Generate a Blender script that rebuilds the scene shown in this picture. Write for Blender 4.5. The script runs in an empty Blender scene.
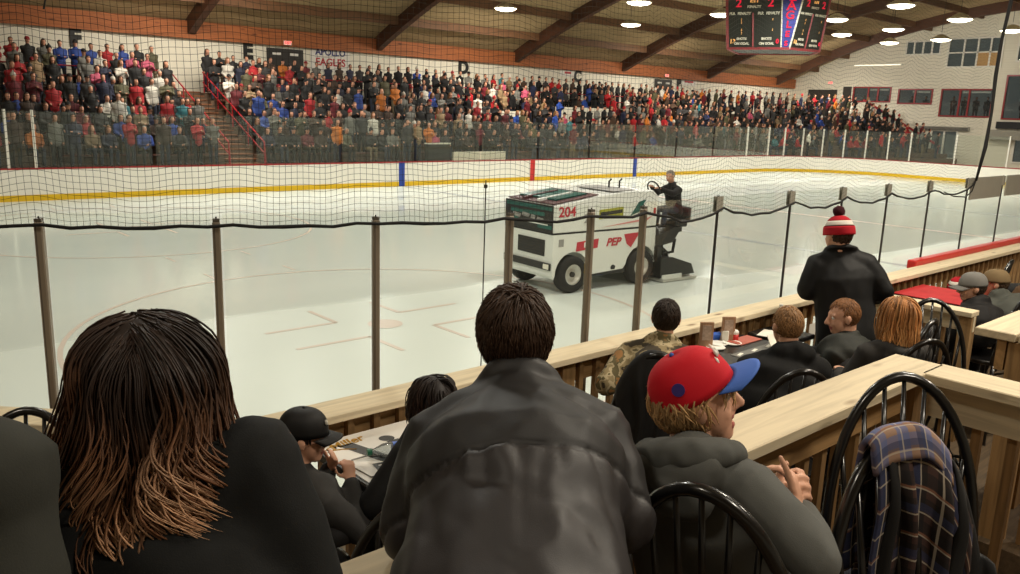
import bpy, bmesh, math, random
import numpy as np
from math import sin, cos, pi, radians, sqrt, atan2
from mathutils import Vector, Matrix, noise
from mathutils.bvhtree import BVHTree

random.seed(7)
V = Vector
SC = bpy.context.scene
COL = SC.collection

# ------------------------------------------------------------------ camera
# world axes: x runs along the rink, y across it (towards the grandstand), z up; ice at z = 0
F, PITCH, ROLL, CAMZ, TH = 820.0, radians(12.1), radians(1.96), 3.4, radians(48.2)
FH = V((cos(TH), sin(TH), 0)); RH = V((sin(TH), -cos(TH), 0)); ZU = V((0, 0, 1))
FW = FH * cos(PITCH) - ZU * sin(PITCH); UP0 = FH * sin(PITCH) + ZU * cos(PITCH)
RT = RH * cos(ROLL) + UP0 * sin(ROLL); UPV = UP0 * cos(ROLL) - RH * sin(ROLL)
CAM = V((0, 0, CAMZ))

def W(x, y, d):
    """world point seen at photo pixel (x, y), d metres ahead of the camera (horizontally)"""
    r = FW + RT * ((x - 510) / F) + UPV * ((287 - y) / F)
    return CAM + r * (d / r.dot(FH))

def WZ(x, y, z):
    r = FW + RT * ((x - 510) / F) + UPV * ((287 - y) / F)
    return CAM + r * ((z - CAMZ) / r.z)

def proj(p):
    d = V(p) - CAM; z = d.dot(FW)
    return 510 + F * d.dot(RT) / z, 287 - F * d.dot(UPV) / z

cam_d = bpy.data.cameras.new('camera'); cam = bpy.data.objects.new('camera', cam_d); COL.objects.link(cam)
cam.matrix_world = Matrix(((RT.x, UPV.x, -FW.x, CAM.x), (RT.y, UPV.y, -FW.y, CAM.y), (RT.z, UPV.z, -FW.z, CAM.z), (0, 0, 0, 1)))
cam_d.sensor_fit = 'HORIZONTAL'; cam_d.sensor_width = 36; cam_d.lens = F / 1020 * 36; cam_d.clip_start = .05; cam_d.clip_end = 400
SC.camera = cam

# ------------------------------------------------------------------ materials
def srgb(c):
    return tuple((x / 12.92 if x <= .04045 else ((x + .055) / 1.055) ** 2.4) for x in [k / 255 for k in c]) + (1,)

class NT:
    def __init__(s, m): s.m = m; s.t = m.node_tree; s.n = s.t.nodes; s.l = s.t.links
    def add(s, typ, **kw):
        n = s.n.new(typ)
        for k, v in kw.items():
            if hasattr(n, k) and not k[0].isupper(): setattr(n, k, v)
        return n
    def link(s, a, b): s.l.new(a, b)

def mat(name, col, rough=.6, metal=0, bump=0, bscale=60, var=0, vscale=8, stretch=(1, 1, 1), coat=0, emit=None, spec=.5, sheen=0):
    """principled material with procedural colour variation and bump"""
    m = bpy.data.materials.new(name); m.use_nodes = True
    t = NT(m); b = t.n['Principled BSDF']
    c = srgb(col) if max(col) > 1 else tuple(col) + (1,)
    b.inputs['Base Color'].default_value = c; b.inputs['Roughness'].default_value = rough; b.inputs['Metallic'].default_value = metal
    b.inputs['Coat Weight'].default_value = coat; b.inputs['Specular IOR Level'].default_value = spec
    if sheen: b.inputs['Sheen Weight'].default_value = sheen
    if emit: b.inputs['Emission Color'].default_value = srgb(emit[0]); b.inputs['Emission Strength'].default_value = emit[1]
    tc = t.add('ShaderNodeTexCoord'); mp = t.add('ShaderNodeMapping'); mp.inputs['Scale'].default_value = stretch
    t.link(tc.outputs['Object'], mp.inputs['Vector'])
    nz = t.add('ShaderNodeTexNoise'); nz.inputs['Scale'].default_value = vscale; nz.inputs['Detail'].default_value = 5
    t.link(mp.outputs[0], nz.inputs['Vector'])
    hs = t.add('ShaderNodeMix'); hs.data_type = 'RGBA'; hs.blend_type = 'MULTIPLY'
    hs.inputs['Factor'].default_value = min(1, var)
    hs.inputs[6].default_value = c
    rp = t.add('ShaderNodeValToRGB'); rp.color_ramp.elements[0].position = .3; rp.color_ramp.elements[1].position = .7
    rp.color_ramp.elements[0].color = (.35, .33, .3, 1); rp.color_ramp.elements[1].color = (1, 1, 1, 1)
    t.link(nz.outputs['Fac'], rp.inputs[0]); t.link(rp.outputs[0], hs.inputs[7]); t.link(hs.outputs[2], b.inputs['Base Color'])
    if bump:
        n2 = t.add('ShaderNodeTexNoise'); n2.inputs['Scale'].default_value = bscale; n2.inputs['Detail'].default_value = 4
        t.link(mp.outputs[0], n2.inputs['Vector'])
        bp = t.add('ShaderNodeBump'); bp.inputs['Strength'].default_value = bump; bp.inputs['Distance'].default_value = .02
        t.link(n2.outputs['Fac'], bp.inputs['Height']); t.link(bp.outputs[0], b.inputs['Normal'])
    return m

def objmat(name, rough=.75, dark=1.0):
    """fabric whose colour is the object's own colour"""
    m = bpy.data.materials.new(name); m.use_nodes = True; t = NT(m); b = t.n['Principled BSDF']
    oi = t.add('ShaderNodeObjectInfo'); tc = t.add('ShaderNodeTexCoord')
    nz = t.add('ShaderNodeTexNoise'); nz.inputs['Scale'].default_value = 9; t.link(tc.outputs['Object'], nz.inputs['Vector'])
    mx = t.add('ShaderNodeMix'); mx.data_type = 'RGBA'; mx.blend_type = 'MULTIPLY'; mx.inputs['Factor'].default_value = .5
    t.link(oi.outputs['Color'], mx.inputs[6]); t.link(nz.outputs['Fac'], mx.inputs[7]); t.link(mx.outputs[2], b.inputs['Base Color'])
    b.inputs['Roughness'].default_value = rough
    return m

def attrmat(name, rough=.6, attr='Col', spec=.3, bump=0):
    m = bpy.data.materials.new(name); m.use_nodes = True; t = NT(m); b = t.n['Principled BSDF']
    a = t.add('ShaderNodeVertexColor'); a.layer_name = attr
    t.link(a.outputs['Color'], b.inputs['Base Color']); b.inputs['Roughness'].default_value = rough; b.inputs['Specular IOR Level'].default_value = spec
    return m

def wood(name, col, axis, dark=.45, scale=1.0):
    """sawn lumber: long grain along axis, knots"""
    m = bpy.data.materials.new(name); m.use_nodes = True; t = NT(m); b = t.n['Principled BSDF']
    tc = t.add('ShaderNodeTexCoord'); mp = t.add('ShaderNodeMapping'); t.link(tc.outputs['Object'], mp.inputs['Vector'])
    s = [26 * scale] * 3; s[axis] = 1.6 * scale; mp.inputs['Scale'].default_value = s
    n1 = t.add('ShaderNodeTexNoise'); n1.inputs['Scale'].default_value = 1.3; n1.inputs['Detail'].default_value = 6; n1.inputs['Distortion'].default_value = .6
    t.link(mp.outputs[0], n1.inputs['Vector'])
    r = t.add('ShaderNodeValToRGB'); c = srgb(col)
    r.color_ramp.elements[0].position = .28; r.color_ramp.elements[0].color = tuple(x * dark for x in c[:3]) + (1,)
    r.color_ramp.elements[1].position = .62; r.color_ramp.elements[1].color = c
    t.link(n1.outputs['Fac'], r.inputs[0])
    mp2 = t.add('ShaderNodeMapping'); s2 = [9 * scale] * 3; s2[axis] = 3.2 * scale; mp2.inputs['Scale'].default_value = s2
    t.link(tc.outputs['Object'], mp2.inputs['Vector'])
    vo = t.add('ShaderNodeTexVoronoi'); vo.inputs['Scale'].default_value = .8; t.link(mp2.outputs[0], vo.inputs['Vector'])
    kr = t.add('ShaderNodeValToRGB'); kr.color_ramp.elements[0].position = .05; kr.color_ramp.elements[0].color = (.22, .12, .06, 1)
    kr.color_ramp.elements[1].position = .17; kr.color_ramp.elements[1].color = (1, 1, 1, 1)
    t.link(vo.outputs['Distance'], kr.inputs[0])
    mx = t.add('ShaderNodeMix'); mx.data_type = 'RGBA'; mx.blend_type = 'MULTIPLY'; mx.inputs['Factor'].default_value = .8
    t.link(r.outputs[0], mx.inputs[6]); t.link(kr.outputs[0], mx.inputs[7]); t.link(mx.outputs[2], b.inputs['Base Color'])
    bp = t.add('ShaderNodeBump'); bp.inputs['Strength'].default_value = .25; bp.inputs['Distance'].default_value = .01
    t.link(n1.outputs['Fac'], bp.inputs['Height']); t.link(bp.outputs[0], b.inputs['Normal']); b.inputs['Roughness'].default_value = .7
    return m

def glassmat(name, tint=(.93, .96, .93), haze=.03, rough=0.0, refl=.6, hazecol=(.6, .64, .58)):
    """thin sheet: straight-through with fresnel reflection and a little haze"""
    m = bpy.data.materials.new(name); m.use_nodes = True; t = NT(m); t.n.remove(t.n['Principled BSDF'])
    out = t.n['Material Output']
    tr = t.add('ShaderNodeBsdfTransparent'); tr.inputs[0].default_value = tint + (1,)
    gl = t.add('ShaderNodeBsdfGlossy'); gl.inputs['Roughness'].default_value = rough
    df = t.add('ShaderNodeBsdfDiffuse'); df.inputs[0].default_value = hazecol + (1,)
    lw = t.add('ShaderNodeFresnel'); lw.inputs[0].default_value = 1.35
    ml = t.add('ShaderNodeMath', operation='MULTIPLY'); ml.inputs[1].default_value = refl; t.link(lw.outputs[0], ml.inputs[0])
    m1 = t.add('ShaderNodeMixShader'); m1.inputs[0].default_value = haze; t.link(tr.outputs[0], m1.inputs[1]); t.link(df.outputs[0], m1.inputs[2])
    m2 = t.add('ShaderNodeMixShader'); t.link(ml.outputs[0], m2.inputs[0]); t.link(m1.outputs[0], m2.inputs[1]); t.link(gl.outputs[0], m2.inputs[2])
    t.link(m2.outputs[0], out.inputs[0])
    return m

# ------------------------------------------------------------------ mesh builder
class MB:
    def __init__(s): s.bm = bmesh.new()
    def box(s, c, size, rot=None, m=0):
        r = bmesh.ops.create_cube(s.bm, size=1)
        M = Matrix.Translation(V(c)) @ (rot.to_4x4() if rot is not None else Matrix()) @ Matrix.Diagonal((size[0], size[1], size[2], 1))
        bmesh.ops.transform(s.bm, matrix=M, verts=r['verts'])
        if m:
            for v in r['verts']:
                for f in v.link_faces: f.material_index = m
        return s
    def span(s, a, b, m=0):
        a, b = V(a), V(b); return s.box((a + b) / 2, [abs(x) for x in (b - a)], m=m)
    def bar(s, p, q, w, h, up=(0, 0, 1), m=0):
        p, q = V(p), V(q); d = (q - p); L = d.length; x = d / L; u = V(up); y = u.cross(x)
        if y.length < 1e-4: y = V((0, 1, 0)).cross(x)
        y.normalize(); z = x.cross(y)
        R = Matrix((x, y, z)).transposed()
        return s.box((p + q) / 2, (L, w, h), R, m)
    def rings(s, rings, closed=False, caps=True, m=0):
        vs = [[s.bm.verts.new(p) for p in r] for r in rings]
        n = len(vs[0]); K = len(vs)
        for i in range(K if closed else K - 1):
            a, b = vs[i], vs[(i + 1) % K]
            for j in range(n):
                f = s.bm.faces.new((a[j], a[(j + 1) % n], b[(j + 1) % n], b[j])); f.material_index = m
        if caps and not closed:
            for r, rev in ((vs[0], True), (vs[-1], False)):
                f = s.bm.faces.new(list(reversed(r)) if rev else r); f.material_index = m
        return s
    def tube(s, pts, r, seg=8, closed=False, m=0, flat=1.0, side=None):
        pts = [V(p) for p in pts]; K = len(pts); rr = r if isinstance(r, (list, tuple)) else [r] * K
        out = []; prev = None
        for i, p in enumerate(pts):
            a = pts[(i - 1) % K] if (closed or i > 0) else p; b = pts[(i + 1) % K] if (closed or i < K - 1) else p
            t = (b - a).normalized()
            if prev is None:
                ref = V(side) if side is not None else (V((0, 0, 1)) if abs(t.z) < .9 else V((1, 0, 0)))
                x = (ref - t * ref.dot(t)).normalized()
            else: x = (prev - t * prev.dot(t)).normalized()
            prev = x; y = t.cross(x)
            out.append([p + (x * cos(2 * pi * k / seg) + y * sin(2 * pi * k / seg) * flat) * rr[i] for k in range(seg)])
        return s.rings(out, closed, not closed, m)
    def lathe(s, prof, c=(0, 0, 0), seg=16, axis=None, m=0, caps=True):
        c = V(c); A = axis if axis is not None else Matrix.Identity(3)
        rings = [[c + A @ V((r * cos(2 * pi * k / seg), r * sin(2 * pi * k / seg), z)) for k in range(seg)] for r, z in prof]
        return s.rings(rings, False, caps, m)
    def ball(s, c, r, rot=None, sub=2, m=0):
        rr = r if isinstance(r, (list, tuple)) else (r, r, r)
        o = bmesh.ops.create_icosphere(s.bm, subdivisions=sub, radius=1)
        M = Matrix.Translation(V(c)) @ (rot.to_4x4() if rot is not None else Matrix()) @ Matrix.Diagonal((rr[0], rr[1], rr[2], 1))
        bmesh.ops.transform(s.bm, matrix=M, verts=o['verts'])
        if m:
            for v in o['verts']:
                for f in v.link_faces: f.material_index = m
        return s
    def prism(s, poly, a, b, axis=1, m=0):
        """poly in the plane across axis, extruded from a to b along it"""
        def P(p, w):
            q = list(p); q.insert(axis, w); return V(q)
        return s.rings([[P(p, a) for p in poly], [P(p, b) for p in poly]], m=m)
    def quad(s, *p, m=0):
        f = s.bm.faces.new([s.bm.verts.new(V(q)) for q in p]); f.material_index = m; return s
    def mesh(s, name, mats, smooth=False, bevel=0, weld=False):
        if weld: bmesh.ops.remove_doubles(s.bm, verts=s.bm.verts, dist=1e-4)
        bmesh.ops.recalc_face_normals(s.bm, faces=s.bm.faces)
        if bevel: bmesh.ops.bevel(s.bm, geom=list(s.bm.edges), offset=bevel, segments=1, affect='EDGES', profile=.5, clamp_overlap=True)
        me = bpy.data.meshes.new(name); s.bm.to_mesh(me); s.bm.free()
        for m in (mats if isinstance(mats, (list, tuple)) else [mats]): me.materials.append(m)
        if smooth: me.polygons.foreach_set('use_smooth', [True] * len(me.polygons))
        return me
    def build(s, name, mats, parent=None, smooth=False, bevel=0, weld=False):
        return link(name, s.mesh(name, mats, smooth, bevel, weld), parent)

def link(name, data, parent=None):
    o = bpy.data.objects.new(name, data); COL.objects.link(o)
    if parent is not None: o.parent = parent
    return o

def tag(o, label=None, cat=None, group=None, kind=None):
    if label: o['label'] = label
    if cat: o['category'] = cat
    if group: o['group'] = group
    if kind: o['kind'] = kind
    return o

def thing(name, label, cat, loc=(0, 0, 0), rz=0, group=None):
    o = bpy.data.objects.new(name, None); COL.objects.link(o); o.location = loc; o.rotation_euler = (0, 0, rz); o.empty_display_size = .1
    return tag(o, label, cat, group)

def copy_tree(o, parent=None):
    c = o.copy(); COL.objects.link(c)
    if parent is not None: c.parent = parent
    for ch in list(o.children): copy_tree(ch, c)
    return c

def text_mesh(body, size, mats, name, parent=None, depth=.01, M=None, bold=0, sx=1.0, align='CENTER', shear=0):
    c = bpy.data.curves.new('lettering', 'FONT'); c.body = body; c.size = size; c.extrude = depth; c.offset = bold
    c.align_x = align; c.align_y = 'CENTER'; c.space_character = 1.0; c.shear = shear; c.space_line = .9
    tmp = bpy.data.objects.new('tmp', c); COL.objects.link(tmp)
    dg = bpy.context.evaluated_depsgraph_get(); me = bpy.data.meshes.new_from_object(tmp.evaluated_get(dg))
    bpy.data.objects.remove(tmp); bpy.data.curves.remove(c)
    if sx != 1: me.transform(Matrix.Diagonal((sx, 1, 1, 1)))
    if M is not None: me.transform(M)
    me.materials.clear(); me.materials.append(mats)
    return link(name, me, parent)

def frame_M(origin, xdir, ydir):
    x = V(xdir).normalized(); y = V(ydir); y = (y - x * y.dot(x)).normalized(); z = x.cross(y); o = V(origin)
    return Matrix(((x.x, y.x, z.x, o.x), (x.y, y.y, z.y, o.y), (x.z, y.z, z.z, o.z), (0, 0, 0, 1)))

# ------------------------------------------------------------------ soft bodies: lofted limbs fused into one skin
def E(pts, radii, m=0, side=(1, 0, 0), seg=14, cap=True):
    """a limb: points, radii (r or (rx, ry)), material slot, side axis"""
    return dict(p=[V(p) for p in pts], r=[(x if isinstance(x, tuple) else (x, x)) for x in radii], m=m, s=V(side), seg=seg, cap=cap)

def B(c, r, m=0, rot=None):
    return dict(ball=V(c), r=r if isinstance(r, tuple) else (r, r, r), m=m, rot=rot)

def _add_chain(mb, ch):
    if 'ball' in ch:
        mb.ball(ch['ball'], ch['r'], ch['rot'], 3); return
    P, R, seg = ch['p'], ch['r'], ch['seg']; rings = []
    K = len(P)
    def ring(c, t, rx, ry):
        s = ch['s'] - t * ch['s'].dot(t)
        if s.length < 1e-3: s = V((0, 1, 0)) - t * t.y
        if s.length < 1e-3: s = V((0, 0, 1)) - t * t.z
        s.normalize(); y = t.cross(s)
        return [c + s * cos(2 * pi * k / seg) * rx + y * sin(2 * pi * k / seg) * ry for k in range(seg)]
    T = []
    for i in range(K):
        a = P[max(0, i - 1)]; b = P[min(K - 1, i + 1)]; T.append((b - a).normalized())
    c0 = min(R[0]) * .9; c1 = min(R[-1]) * .9
    for a in (.12, .45, .8):
        q = cos(a * pi / 2); rings.append(ring(P[0] - T[0] * c0 * q, T[0], R[0][0] * sin(a * pi / 2), R[0][1] * sin(a * pi / 2)))
    for i in range(K): rings.append(ring(P[i], T[i], *R[i]))
    for a in (.8, .45, .12):
        q = cos(a * pi / 2); rings.append(ring(P[-1] + T[-1] * c1 * q, T[-1], R[-1][0] * sin(a * pi / 2), R[-1][1] * sin(a * pi / 2)))
    mb.rings(rings)

def _seg_d(p, ch):
    if 'ball' in ch:
        d = p - ch['ball']
        if ch['rot'] is not None: d = ch['rot'].transposed() @ d
        r = ch['r']; return sqrt((d.x / r[0]) ** 2 + (d.y / r[1]) ** 2 + (d.z / r[2]) ** 2) - 1
    best = 9e9; P, R = ch['p'], ch['r']
    for i in range(len(P) - 1):
        a, b = P[i], P[i + 1]; ab = b - a; L2 = ab.length_squared or 1e-9
        k = max(0., min(1., (p - a).dot(ab) / L2)); q = a + ab * k
        rr = ((R[i][0] * (1 - k) + R[i + 1][0] * k) + (R[i][1] * (1 - k) + R[i + 1][1] * k)) / 2
        best = min(best, (p - q).length / rr - 1)
    return best

def fuse(name, chains, voxel, mats, smooth=4, decimate=None, disp=None, post=None):
    """fuse limbs into ONE continuous smooth mesh; faces take the slot of the limb they lie on"""
    mb = MB()
    for ch in chains: _add_chain(mb, ch)
    me = mb.mesh('raw', []); o = bpy.data.objects.new('raw', me); COL.objects.link(o)
    r = o.modifiers.new('r', 'REMESH'); r.mode = 'VOXEL'; r.voxel_size = voxel; r.adaptivity = 0
    if smooth:
        s = o.modifiers.new('s', 'SMOOTH'); s.iterations = smooth; s.factor = .5
    if decimate:
        d = o.modifiers.new('d', 'DECIMATE'); d.ratio = decimate
    dg = bpy.context.evaluated_depsgraph_get(); out = bpy.data.meshes.new_from_object(o.evaluated_get(dg))
    bpy.data.objects.remove(o); bpy.data.meshes.remove(me)
    out.name = name
    if disp:
        n = len(out.vertices); co = np.empty(n * 3); no = np.empty(n * 3)
        out.vertices.foreach_get('co', co); out.vertices.foreach_get('normal', no)
        co = co.reshape(-1, 3); no = no.reshape(-1, 3)
        for i in range(n): co[i] += no[i] * disp(V(co[i]), V(no[i]))
        out.vertices.foreach_set('co', co.ravel()); out.update()
    for m in (mats if isinstance(mats, (list, tuple)) else [mats]): out.materials.append(m)
    slots = {ch['m'] for ch in chains}
    if len(slots) > 1:
        idx = []
        for p in out.polygons:
            c = p.center; idx.append(min(chains, key=lambda ch: _seg_d(c, ch))['m'])
        out.polygons.foreach_set('material_index', idx)
    out.polygons.foreach_set('use_smooth', [True] * len(out.polygons)); out.update()
    return out

def tag_words():
    pass
def nz(p, s): return noise.noise(V((p.x * s[0], p.y * s[1], p.z * s[2])))
ORD = 'first second third fourth fifth sixth seventh eighth ninth tenth eleventh twelfth thirteenth fourteenth fifteenth sixteenth seventeenth eighteenth nineteenth twentieth'.split()
ORD += ['twenty-' + x for x in ORD[:9]] + ['thirtieth'] + ['thirty-' + x for x in ORD[:9]] + ['fortieth'] + ['forty-' + x for x in ORD[:9]] + ['fiftieth']
# ================================================================== THE SETTING
M = {}
M['board'] = mat('board_white', (236, 232, 220), .35, var=.08, vscale=1.5)
M['kick'] = mat('kick_yellow', (222, 180, 12), .4, var=.15, vscale=3)
M['cap_red'] = mat('cap_red', (150, 30, 30), .4)
M['blue'] = mat('mark_blue', (30, 62, 150), .4); M['red'] = mat('mark_red', (190, 36, 32), .4)
M['wall'] = mat('wall_white', (232, 226, 208), .7, var=.12, vscale=2)
M['beam'] = mat('beam_brown', (84, 49, 28), .6, var=.5, vscale=3, stretch=(1, 1, 4))
M['fascia'] = wood('fascia_wood', (168, 96, 50), 0, .6, .35)
M['deck_roof'] = mat('roof_deck', (184, 160, 118), .85, var=.5, vscale=2.2, stretch=(.25, 5, 1))
M['purlin'] = mat('purlin_brown', (112, 76, 46), .7, var=.4, vscale=3)
M['riser'] = mat('stand_riser', (104, 82, 64), .8, var=.4, vscale=3)
M['tread'] = mat('stair_tread', (140, 92, 62), .8, var=.4, vscale=3)
M['bench'] = mat('bench_wood', (112, 60, 44), .6, var=.4, vscale=4, stretch=(.3, 4, 4))
M['rail_red'] = mat('rail_red', (158, 22, 34), .4)
M['alu'] = mat('post_aluminium', (150, 138, 122), .4, metal=.25, var=.3, vscale=2, stretch=(8, 8, .4))
M['alu_dark'] = mat('post_dark', (92, 84, 74), .5); M['alu_white'] = mat('post_white', (222, 218, 206), .4)  # darker grey for the stanchion groove strip and cap
M['black'] = mat('black_rope', (14, 13, 12), .8)
M['net'] = mat('net_cord', (42, 40, 34), .9)
M['glass'] = glassmat('rink_glass', (.97, .98, .96), .012, refl=.14)
M['glass_far'] = glassmat('far_glass', (.93, .95, .92), .045, refl=.5)
M['dark_metal'] = mat('dark_metal', (40, 36, 32), .5)
M['black_paint'] = mat('black_letter', (16, 15, 15), .6)
M['wood_x'] = wood('deck_lumber_x', (218, 202, 170), 0, .76); M['wood_y'] = wood('deck_lumber_y', (218, 202, 170), 1, .76)
M['wood_z'] = wood('deck_lumber_z', (166, 132, 88), 2, .55)
M['wood_old_x'] = wood('ledge_lumber_x', (178, 140, 92), 0, .62); M['deck'] = wood('deck_floor', (92, 74, 52), 0, .5)
M['grey_panel'] = mat('grey_panel', (150, 146, 134), .4, var=.1)

# ---- ice
def ice_mat():
    m = bpy.data.materials.new('ice'); m.use_nodes = True; t = NT(m); b = t.n['Principled BSDF']
    tc = t.add('ShaderNodeTexCoord'); sep = t.add('ShaderNodeSeparateXYZ'); t.link(tc.outputs['Object'], sep.inputs[0])
    mp = t.add('ShaderNodeMapping'); mp.inputs['Scale'].default_value = (.12, .7, 1); t.link(tc.outputs['Object'], mp.inputs['Vector'])
    n = t.add('ShaderNodeTexNoise'); n.inputs['Scale'].default_value = 1.0; n.inputs['Detail'].default_value = 3; t.link(mp.outputs[0], n.inputs['Vector'])
    def mr(src, a, bb):
        r = t.add('ShaderNodeMapRange'); r.inputs['From Min'].default_value = a; r.inputs['From Max'].default_value = bb; t.link(src, r.inputs['Value']); return r.outputs[0]
    def mth(op, a, bb):
        x = t.add('ShaderNodeMath', operation=op)
        for i, k in enumerate((a, bb)):
            if isinstance(k, (int, float)): x.inputs[i].default_value = k
            else: t.link(k, x.inputs[i])
        return x.outputs[0]
    X, Y = sep.outputs[0], sep.outputs[1]
    wob = mth('MULTIPLY', mth('SUBTRACT', n.outputs['Fac'], .5), 1.1)
    Yw = mth('ADD', Y, wob)
    tail = mth('MULTIPLY', mr(X, 12.6, 13.2), 2.3)          # behind the resurfacer the wet strip is one pass wider
    tilt = mth('MULTIPLY', mth('SUBTRACT', X, 14.0), .06)
    lo = mth('ADD', mth('ADD', Yw, tail), mth('MULTIPLY', tilt, mr(X, 12.6, 13.2)))
    wet = mth('MULTIPLY', mr(lo, 12.35, 12.65), mr(Yw, 24.6, 23.9))
    wet2 = mth('MULTIPLY', mth('MULTIPLY', mr(Yw, 25.6, 25.9), mr(Yw, 27.2, 26.9)), .55)
    wet = mth('MAXIMUM', wet, wet2)
    n2 = t.add('ShaderNodeTexNoise'); n2.inputs['Scale'].default_value = 1.2; n2.inputs['Detail'].default_value = 4; t.link(mp.outputs[0], n2.inputs['Vector'])
    c = t.add('ShaderNodeMix'); c.data_type = 'RGBA'; c.inputs[6].default_value = srgb((222, 228, 221)); c.inputs[7].default_value = srgb((220, 227, 221)); t.link(wet, c.inputs['Factor'])
    c2 = t.add('ShaderNodeMix'); c2.data_type = 'RGBA'; c2.blend_type = 'MULTIPLY'; c2.inputs['Factor'].default_value = .10
    t.link(c.outputs[2], c2.inputs[6]); t.link(n2.outputs['Fac'], c2.inputs[7]); t.link(c2.outputs[2], b.inputs['Base Color'])
    r = t.add('ShaderNodeMapRange'); r.inputs['To Min'].default_value = .33; r.inputs['To Max'].default_value = .12; t.link(wet, r.inputs['Value']); t.link(r.outputs[0], b.inputs['Roughness'])
    b.inputs['Specular IOR Level'].default_value = .35
    return m
M['ice'] = ice_mat()
EU0, EU1, NN, NF, RR = -2.5, 55.5, 3.4, 30.4, 7.0

def rink_path(off=0, step=10, u_first=None):
    """rounded rectangle, from the near straight going anticlockwise seen from above"""
    P = []
    for cu, cn, a0 in ((EU1 - RR, NN + RR, -90), (EU1 - RR, NF - RR, 0), (EU0 + RR, NF - RR, 90), (EU0 + RR, NN + RR, 180)):
        for k in range(step + 1):
            a = radians(a0 + 90 * k / step); P.append((cu + (RR + off) * cos(a), cn + (RR + off) * sin(a)))
    return P
ice = MB(); pts = rink_path(.05, 16)
ice.bm.faces.new([ice.bm.verts.new((u, n, 0)) for u, n in pts])
floor_ice = tag(ice.build('floor_ice', M['ice']), kind='structure')
M['ice_pink'] = mat('ice_line_pink', (216, 200, 188), .3); M['ice_blue'] = mat('ice_line_blue', (160, 166, 170), .3); M['ice_red'] = mat('ice_line_red', (200, 178, 170), .3)
def flat_ring(c, r, w, m, a0=0, a1=360, z=.004):
    b = MB(); K = 64
    for k in range(K):
        q = [radians(a0 + (a1 - a0) * (k + d) / K) for d in (0, 1)]
        b.quad(*[(c[0] + rr * cos(a), c[1] + rr * sin(a), z) for rr, a in ((r, q[0]), (r + w, q[0]), (r + w, q[1]), (r, q[1]))])
    return b
for cu in (7.0, 49.9):
    for cn in (10.8, 23.0):
        flat_ring((cu, cn), 4.55, .07, None).build('faceoff_circle', M['ice_pink'], floor_ice)
        flat_ring((cu, cn), 0, .28, None).build('faceoff_dot', M['ice_pink'], floor_ice)
        hm = MB()
        for sx in (-1, 1):
            for sy in (-1, 1):
                hm.span((cu + sx * .6, cn + sy * .5 - .04, .002), (cu + sx * 1.8, cn + sy * .5 + .04, .004)); hm.span((cu + sx * .6 - .04, cn + sy * .5, .002), (cu + sx * .6 + .04, cn + sy * 1.4, .004))
                hm.span((cu + sx * .85 - .025, cn + sy * 4.75, .002), (cu + sx * .85 + .025, cn + sy * 5.3, .004))
        hm.build('faceoff_hash_mark', M['ice_pink'], floor_ice)
for u, m, w in ((20.55, 'ice_blue', .12), (36.34, 'ice_blue', .12), (28.42, 'ice_red', .12)):
    MB().span((u - w, NN + .1, .001), (u + w, NF - .1, .003)).build('ice_line', M[m], floor_ice)

# ---- rink boards: one fence all the way round
def sweep_wall(path, prof, m, b, closed=True):
    """prof: (offset outward, z) polygon swept along the closed path of points"""
    K = len(path); R = []
    for i, (u, n) in enumerate(path):
        a = path[(i - 1) % K] if closed or i else path[i]; c = path[(i + 1) % K] if closed or i < K - 1 else path[i]
        t = V((c[0] - a[0], c[1] - a[1], 0)).normalized(); o = V((t.y, -t.x, 0))
        R.append([V((u, n, 0)) + o * d + V((0, 0, z)) for d, z in prof])
    b.rings(R, closed, True, m)
pth = rink_path(0, 14)
wb = MB()
sweep_wall(pth, [(0, .2), (.12, .2), (.12, 1.02), (0, 1.02)], 0, wb)
sweep_wall(pth, [(-.012, 0), (.12, 0), (.12, .2), (-.012, .2)], 1, wb)
sweep_wall(pth, [(-.01, 1.02), (.14, 1.02), (.14, 1.07), (-.01, 1.07)], 2, wb)
boards = tag(wb.build('wall_rink_boards', [M['board'], M['kick'], M['cap_red']]), kind='structure')
for u, m, w in ((20.55, 'blue', .15), (28.42, 'red', .15), (36.34, 'blue', .15)):
    MB().span((u - w, NF - .02, .0), (u + w, NF + .01, 1.03)).build('line_stripe', M[m], boards)

# ---- far glass panels with white posts at both corners
def far_pts():
    P = [(6.3 + 3.75 * k, NF + .06) for k in range(12)]
    for k in range(1, 9):
        a = radians(90 - 90 * k / 8); P.append((EU1 - RR + (RR + .06) * cos(a), NF - RR + (RR + .06) * sin(a)))
    return P + [(EU1 + .06, 20.6), (EU1 + .06, 17.6)]
fp = [(2.55, NF + .06)] + far_pts()
for k in range(len(fp) - 1):
    a, c = V((*fp[k], 0)), V((*fp[k + 1], 0)); d = (c - a).normalized()
    o = MB().bar(a + d * .075 + ZU * 1.98, c - d * .075 + ZU * 1.98, .012, 1.8).build('safety_glass', M['glass_far'])
    tag(o, f'clear safety glass panel on the far boards, {ORD[k]} from where the grandstand begins', 'glass panel', 'glass panels on the far boards')
k2 = 0
for k, (u, n) in enumerate(fp):
    if k in (1,) or k >= 12:
        o = MB().span((u - .04, n - .045, 1.07), (u + .04, n + .03, 2.93)).build('glass_post', M['alu_white'])
        tag(o, 'white post of the far glass beside the front left spectators' if k == 1 else f'white post of the far glass around the distant corner, {ORD[k2]} along', 'post', 'white posts of the far glass')
        if k != 1: k2 += 1
o = MB().span((5.48, NF + .02, 1.07), (5.56, NF + .1, 2.93)).build('glass_post', M['alu_white']); tag(o, 'white post of the far glass nearest the rink end, outer of a pair', 'post', 'white posts of the far glass')

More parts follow.
